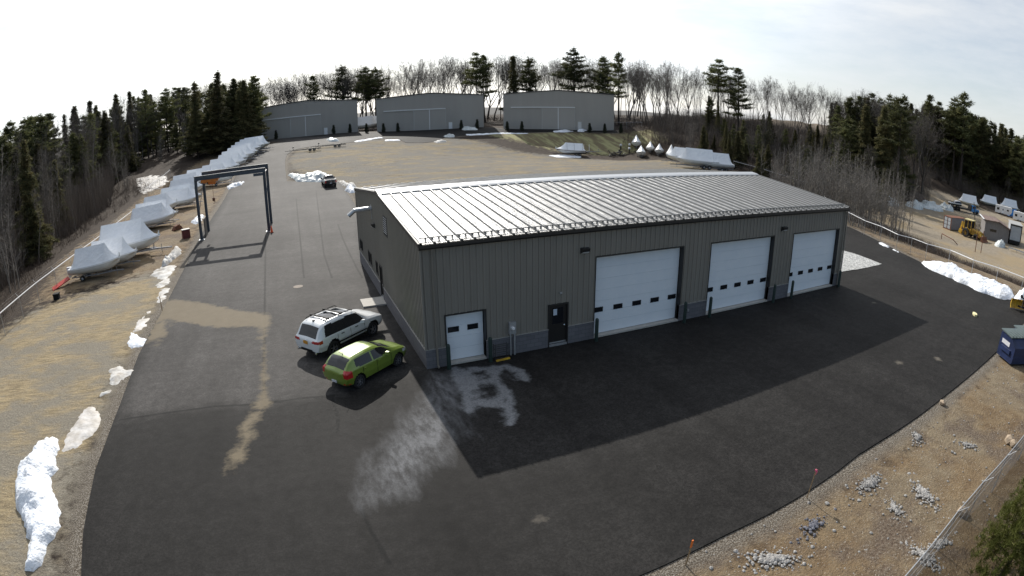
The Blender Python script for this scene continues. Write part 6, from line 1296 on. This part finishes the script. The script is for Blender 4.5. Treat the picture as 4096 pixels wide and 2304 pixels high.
# single pines one can tell apart on the skyline, from left to right: top of the tree in the photo, distance
SKY = [('hemlock',490,204,150,'second tallest dark conifer left of the left hangar','conifer tree',0),('hemlock',548,180,146,'tallest dark conifer just left of the left hangar','conifer tree',2),('white',787,192,212,'small pine behind the roof of the left hangar','pine tree',3),('white',860,166,205,'tall pine behind the right end of the left hangar','pine tree',1),('white',918,168,200,'left pine of the pair in the gap between the left and middle hangars','pine tree',0),('white',942,170,203,'right pine of the pair in the gap between the left and middle hangars','pine tree',2),('white',1197,134,205,'tall pine behind the right end of the middle hangar roof','pine tree',4),('white',1217,140,207,'slim pine in the gap between the middle and right hangars','pine tree',5),('hemlock',1290,142,203,'dense dark pine behind the left end of the right hangar','conifer tree',4),('white',1330,146,206,'pine just right of the dense one behind the right hangar','pine tree',1),('white',1442,121,200,'tallest pine of the skyline, behind the right hangar','pine tree',0),('white',1516,143,205,'left pine of the two at the right end of the right hangar','pine tree',1),('white',1556,134,185,'right pine of the two at the right end of the right hangar','pine tree',5),('white',1810,151,158,'tall bare-trunked pine with a broad flat crown on the right ridge','pine tree',4),('white',1858,173,156,'bushy dark pine touching the broad-crowned one on the right ridge','pine tree',3)]
for key, u, v, D, lab, cat, var in SKY: by_top(key, u, v, D, lab, cat, 'pines on the skyline', var, wid=1.6 if u == 1810 else 1.35)
prof = lambda az, T: float(np.interp(az, [p[0] for p in T], [p[1] for p in T]))
# bare trees of the ridge behind the hangars and along the right-hand crest
TOPB = [(-14,5.0),(-9,4.9),(-4,4.9),(0,5.0),(3,5.2),(6,5.4),(9,4.8),(12,5.6),(14,5.6),(17,6.0),(19,5.6),(22,5.8),(25,5.7),(29,5.6),(33,5.4),(36,5.2),(40,5.0),(44,4.8),(48,4.4),(52,4.1),(58,4.1),(63,3.9),(67,3.4)]
for i in range(92):
    az = -12+52*(i+rt.uniform(-.4, .4))/92; D = rt.uniform(200, 240); x, y = AD(az, D); H = CAM[2]+D*math.tan(R(prof(az, TOPB)*rt.choice([.92,.98,1.02,1.06,1.1])))-h(x, y)
    tree(rt.choice(['oak','oak','slim']), x, y, H, 'leafless tree in the row on the ridge behind the three hangars', 'bare tree', 'leafless trees behind the hangars', rg=rt, wid=rt.uniform(1.1, 1.5))
for i in range(66):
    az = 34.5+31*(i+rt.uniform(-.4, .4))/66; D = rt.uniform(150, 190); x, y = AD(az, D); H = CAM[2]+D*math.tan(R(prof(az, TOPB)*rt.choice([.85,.95,1.03,1.08])))-h(x, y)
    tree(rt.choice(['oak','slim','slim']), x, y, max(H, 6), 'leafless tree on the crest above the brown slope at the right', 'bare tree', 'leafless trees on the right-hand crest', rg=rt, wid=rt.uniform(1.1, 1.5))
# dark wood on the left
TOPL = [(-46,5.5),(-34,5.0),(-29,4.6),(-24.5,4.5),(-20,4.9),(-16.7,5.2),(-12,5.0),(-8.8,4.6),(-6.4,4.6),(-3,4.4)]
n = 0
while n < 205:
    az = rt.uniform(-41, -2.2); dm = max(58, min(40/math.sin(R(abs(az))), 150)); D = dm*rt.uniform(1.04, 1.0+70/dm) if az < -9 else rt.uniform(148, 195); x, y = AD(az, D)
    if x > -37 and D < 150: continue
    if az < -19 and rt.random() < .62: n += 1; continue
    el = prof(az, TOPL)*(rt.choice([.55,.75,.9,1.0]) if D > dm*1.15 else rt.uniform(.15, .75)); H = CAM[2]+D*math.tan(R(el))-h(x, y)
    if H > 23 or H < 7: continue
    tree(rt.choice(['hemfull','fir','fir','fir','white','white','hemlock']), x, y, H, 'dark evergreen crowded into the wood on the left', 'conifer tree', 'evergreens of the left-hand wood', rg=rt, wid=rt.uniform(.95, 1.3)); n += 1
for i in range(84):
    az = rt.uniform(-41, -8); dm = min(150, max(50, 36/math.sin(R(abs(az))))); D = dm*rt.uniform(1.02, 1.35); x, y = AD(az, D)
    tree(rt.choice(['slim','sap','sap','slim']), x, y, rt.uniform(8, 14), 'thin leafless tree at the edge of the wood behind the left fence', 'bare tree', 'thin leafless trees behind the left fence', rg=rt)
for i in range(14):
    az = rt.uniform(-7.5, -2.6); D = rt.uniform(150, 172); x, y = AD(az, D); tree(rt.choice(['hemfull','fir']), x, y, rt.uniform(14, 19), 'dark evergreen filling the wood beside the left hangar', 'conifer tree', 'evergreens beside the left hangar', rg=rt, wid=1.2)
for i in range(58):
    s_ = rt.random(); y = -14+s_*104; x = float(np.interp(y, [-14, 5, 30, 60, 100], [-28, -28.5, -33.5, -38, -38]))-rt.uniform(1.5, 15); D = math.hypot(x-CAM[0], y-CAM[1]); el = prof(math.degrees(math.atan2(x-CAM[0], y-CAM[1])), TOPL)*rt.uniform(-.6, .9); H = CAM[2]+D*math.tan(R(el))-h(x, y); k_ = rt.choice(['hemfull','fir','slim','slim','sap','sap','slim'])
    tree(k_, x, y, min(max(H, 7), 15), 'dark evergreen standing close behind the left fence' if k_ in ('hemfull', 'hemlock', 'fir') else 'thin leafless tree at the edge of the wood behind the left fence', 'conifer tree' if k_ in ('hemfull', 'hemlock', 'fir') else 'bare tree', 'evergreens close behind the left fence' if k_ in ('hemfull', 'hemlock', 'fir') else 'thin leafless trees behind the left fence', rg=rt)
for i in range(66):
    az = -44+36*rt.random()**1.3; dm = max(58, min(40/math.sin(R(abs(az))), 150)); D = dm*rt.uniform(1.03, 1.0+60/dm); x, y = AD(az, D); H = CAM[2]+D*math.tan(R(prof(az, TOPL)*rt.uniform(.7, 1.04)))-h(x, y)
    if x < -36 and 6 < H < 23: tree(rt.choice(['slim', 'slim', 'oak']), x, y, H, 'leafless brown tree mixed among the evergreens of the left-hand wood', 'bare tree', 'leafless trees inside the left-hand wood', rg=rt)
for i in range(16):
    az = rt.uniform(58, 80); D = rt.uniform(201, 212); x, y = AD(az, D); tree('slim', x, y, rt.uniform(9, 17), 'leafless tree in front of the evergreens behind the lower yard', 'bare tree', 'leafless trees behind the lower yard', rg=rt)
# right-hand wood: evergreens behind the yard, small evergreens on the slope, pale saplings
TOPR = [(54,2.0),(57,3.3),(61,3.7),(64,3.9),(67,4.1),(70,4.8),(72,4.2),(74,3.0),(78,2.6),(84,3)]
for i in range(118):
    az = rt.uniform(55, 84); D = rt.uniform(208, 250) if az > 63 else rt.uniform(135, 190); x, y = AD(az, D); el = prof(az, TOPR)*rt.choice([.3,.6,.8,.92,1.0]); H = CAM[2]+D*math.tan(R(el))-h(x, y)
    tree(rt.choice(['hemfull','hemfull','fir','hemlock','white']), x, y, min(max(H, 9), 26), 'dark evergreen in the wood behind the lower yard on the right', 'conifer tree', 'evergreens of the right-hand wood', rg=rt, wid=rt.uniform(.95, 1.3))
for u, v, D, lab in [(2240,238,150,'tall evergreen left of the pair above the lower yard'),(2195,236,150,'leftmost tall evergreen above the lower yard'),(2275,240,155,'evergreen right of centre above the lower yard'),(2338,240,155,'broad evergreen above the parked backhoe'),(2425,236,150,'tallest evergreen at the right end of the skyline'),(2405,245,152,'evergreen touching the tallest one at the right end of the skyline')]: by_top('white', u, v, D+52, lab, 'conifer tree', 'evergreens on the right skyline', wid=1.25)
for i in range(60):
    az = rt.uniform(42, 62); D = rt.uniform(115, 165); x, y = AD(az, D); tree(rt.choice(['hemfull', 'fir', 'hemlock']), x, y, rt.uniform(3.5, 9), 'small dark evergreen on the brown slope at the right', 'conifer tree', 'small evergreens on the right-hand slope', rg=rt)
for i in range(105):
    az = rt.choice([rt.uniform(48, 65), rt.uniform(52, 61)]); D = rt.uniform(74, 112); x, y = AD(az, D); tree('sap', x, y, rt.uniform(6, 10.5), 'pale leafless sapling between the right fence and the brown slope', 'sapling', 'pale saplings on the right-hand slope', rg=rt)
for i in range(42):
    az = rt.uniform(39, 63); D = rt.uniform(112, 165); x, y = AD(az, D); tree('slim', x, y, rt.uniform(8, 14), 'thin dark leafless tree rising from the brown slope at the right', 'bare tree', 'thin leafless trees on the right-hand slope', rg=rt, wid=rt.uniform(.9, 1.3))
# arborvitae in front of the hangars
q = None
def arbor():
    rs = np.random.RandomState(9); C_ = []
    for i in range(260): z = rs.uniform(.1, 1.8); r_ = .42*(1-z/1.9)**.7*math.sqrt(rs.rand()); a = rs.uniform(0, 6.28); C_.append((r_*math.cos(a), r_*math.sin(a), z))
    return tufts(C_, rs, 5, .22, .10, .5, .8)
AV = np_mesh('foliage', *arbor(), 'arbor'); t_ = TB(); t_.limb(np.array([0,0,-.1]), np.array([0,0,1.2]), .05, .02, 5); AT = np_mesh('stem', t_.v, t_.f, 'pine_bark'); first = True
WH = ['first', 'second', 'third', 'fourth', 'fifth', 'sixth', 'seventh', 'eighth', 'ninth', 'tenth', 'eleventh', 'twelfth', 'thirteenth']
for k, (u, v) in enumerate([(170,671),(540,634),(645,624),(751,625),(861,617),(953,608),(1361,587),(1463,590),(1656,590),(1751,590),(2188,600),(2285,604),(2389,602)]):
    d = ray(1000+u/1.61, 150+v/1.61); s_ = SHED[0 if u < 700 else 1 if u < 1500 else 2]; D = math.hypot((s_[0][0]+s_[1][0])/2-CAM[0], (s_[0][1]+s_[1][1])/2-CAM[1])-3; kk = D/math.hypot(d[0], d[1]); X = CAM+d*kk
    e = empty('arborvitae', (X[0], X[1], h(X[0], X[1])), k, '%s small dark cone-shaped shrub from the left along the hangar fronts' % WH[k], 'shrub', 'cone-shaped shrubs in front of the hangars', 1.35)
    for nm_, me in (('foliage', AV), ('stem', AT)): o = bpy.data.objects.new(nm_, me); COL.objects.link(o); o.parent = e
# the evergreen in the near right corner
rs = np.random.RandomState(31); C_ = []
for i in range(1500):
    z = rs.uniform(.25, 3.9); r_ = 1.55*(1-(z/4.1)**1.6)**.6*(.55+.45*math.sqrt(rs.rand())); a = rs.uniform(0, 6.28); r_ *= .85+.2*math.sin(3*a+z*2)+.10*math.sin(7*a); C_.append((r_*math.cos(a), r_*math.sin(a), z))
V_, F_ = tufts(C_, rs, 26, .17, .022, .9, .8); X = P(4125, 2090, 2.2); e = empty('evergreen_bush', (X[0], X[1], h(X[0], X[1])), 0, 'yellow-green evergreen bush behind the fence in the near right corner', 'bush', None, (.95, .95, 1.2))
o = bpy.data.objects.new('foliage', np_mesh('foliage', V_, F_, 'needles_near')); COL.objects.link(o); o.parent = e; t_ = TB()
t_.limb(np.array([0,0,-.1]), np.array([0,0,3.2]), .10, .03, 6)
for i in range(60): z = rs.uniform(.3, 3.2); a = rs.uniform(0, 6.28); t_.limb(np.array([0,0,z]), np.array([1.1*math.cos(a)*(1-z/4.4), 1.1*math.sin(a)*(1-z/4.4), z+.5]), .025, .008, 3)
o = bpy.data.objects.new('stem', np_mesh('stem', t_.v, t_.f, 'pine_bark')); COL.objects.link(o); o.parent = e
# brown brush: uncountable stems along the wood edges
def brush(label, poly, n, hmin, hmax, seed, m_='brush', lean=.5, w=.035):
    rs = np.random.RandomState(seed); xs_ = [p[0] for p in poly]; ys_ = [p[1] for p in poly]; x = rs.uniform(min(xs_), max(xs_), n*3); y = rs.uniform(min(ys_), max(ys_), n*3); cl = np.array([noise.noise(Vector((a*.16, b*.16, seed))) for a, b in zip(x, y)]); k = inpoly(x, y, poly) & (cl > -.15+rs.uniform(-.3, .3, n*3)); x, y = x[k][:n], y[k][:n]; z = hh(x, y); N = len(x)
    V = []; 
    for j in range(4):
        H = rs.uniform(hmin, hmax, N); b = np.stack([x+rs.randn(N)*.12, y+rs.randn(N)*.12, z-.05], 1); d = np.stack([rs.randn(N)*lean, rs.randn(N)*lean, np.ones(N)], 1); d /= np.linalg.norm(d, axis=1)[:, None]; a = rs.randn(N, 3); a[:, 2] *= .2; a /= np.linalg.norm(a, axis=1)[:, None]; V.append(np.stack([b-a*w/2, b+a*w/2, b+d*H[:, None]], 1).reshape(-1, 3))
    V = np.concatenate(V); o = bpy.data.objects.new('undergrowth', np_mesh('undergrowth', V, np.arange(len(V)).reshape(-1, 3), m_)); COL.objects.link(o); tag(o, label, 'undergrowth', kind='stuff')
brush('brown leafless brush along the left fence and under the wood', [(-28,-6),(-30,12),(-37,45),(-37,84),(-34,104),(-45,112),(-75,110),(-75,20),(-60,-20),(-36,-30)], 9000, .5, 1.9, 1)
brush('brown leafless brush on the bank between the right fence and the yard', [(64,18),(66,8),(63,-4),(62,-14),(66,-24),(74,-14),(73,2),(80,16),(82,26),(68,26)], 5500, .3, 1.1, 2)
brush('dark brush and small shrubs on the brown slope at the right', [(62,30),(72,50),(76,72),(74,95),(92,118),(130,120),(150,84),(120,66),(92,48),(80,30)], 12000, .5, 2.0, 3)
brush('brush under the leafless trees behind the hangars', [(-30,150),(-20,142),(0,185),(60,185),(92,150),(90,118),(112,128),(120,170),(60,215),(-10,220)], 6000, .8, 2.8, 4)
brush('dead grass and twigs over the near right dirt', [(8,-18.8),(11,-16.6),(20,-15.7),(32,-15.6),(42,-16.5),(42,-19.8),(9,-19.7)], 4200, .04, .20, 5, 'brush', 2.2, .014)
brush('reddish dead grass beyond the near right fence', [(3,-20.4),(26,-20.6),(26,-27),(0,-27)], 5000, .10, .45, 6, 'brush', 1.0, .014)
brush('dry straw tufts over the left verge', [(-15.9,-24),(-15.9,24),(-22,24),(-27,10),(-27,-24)], 5000, .05, .16, 7, 'straw', 1.8, .02)
def band(az0, az1, d0, d1): return [AD(az0+(az1-az0)*i/12, d0) for i in range(13)]+[AD(az1-(az1-az0)*i/12, d1) for i in range(13)]
brush('tall grey-brown thicket filling the wood on the left', [(-36,-14),(-38,20),(-41,50),(-41,84),(-50,116),(-95,116),(-95,-14)], 24000, 2.0, 9.5, 8, 'thicket', .20, .05)
brush('thicket under the leafless trees of the right-hand crest', band(37, 66, 142, 192), 9000, 1.2, 5.0, 9, 'thicket', .25, .05)
brush('thicket among the evergreens behind the lower yard', band(62, 86, 200, 226), 6000, 1.5, 7, 10, 'thicket', .25, .05)
# far field hill at the right and distant woods on the horizon
def ridge(name, label, az0, az1, D, el, m_, seed, kind='structure', base=0.0):
    q = MB(); rows = [[], [], []]
    for k in range(60):
        az = az0+(az1-az0)*k/59; x, y = AD(az, D); x2, y2 = AD(az, D*1.5); x3, y3 = AD(az, D*.86); t = math.sin(math.pi*k/59)**.45; z = CAM[2]+D*math.tan(R(el))*1.0; z = base+(z-base)*t+.0; z += noise.noise(Vector((k*.3, seed, 0)))*D*.004
        rows[0].append((x3, y3, -3)); rows[1].append((x, y, z)); rows[2].append((x2, y2, -3))
    q.grid(rows); o = q.build(name, m_, smooth=True); tag(o, label, 'hill', kind=kind)
ridge('hill', 'tan field on a hill beyond the right-hand trees', 41, 63, 330, 0.3, mat('tan_far_field', (.15,.115,.08), (.12,.09,.06), .05, .9), 1)
ridge('hill', 'wooded rise far beyond the hangars', -20, 48, 800, .35, mat('far_wood', (.10,.095,.09), (.075,.07,.065), .05, .95), 2)
ridge('hill', 'wooded rise far away at the left', -80, -4, 290, 2.7, mat('brown_distant_wood', (.055,.045,.038), (.035,.030,.026), .06, .95), 3)
ridge('hill', 'wooded rise far away at the right', 55, 112, 330, 1.6, mat('brown_distant_wood', (.055,.045,.038), (.035,.030,.026), .06, .95), 4)
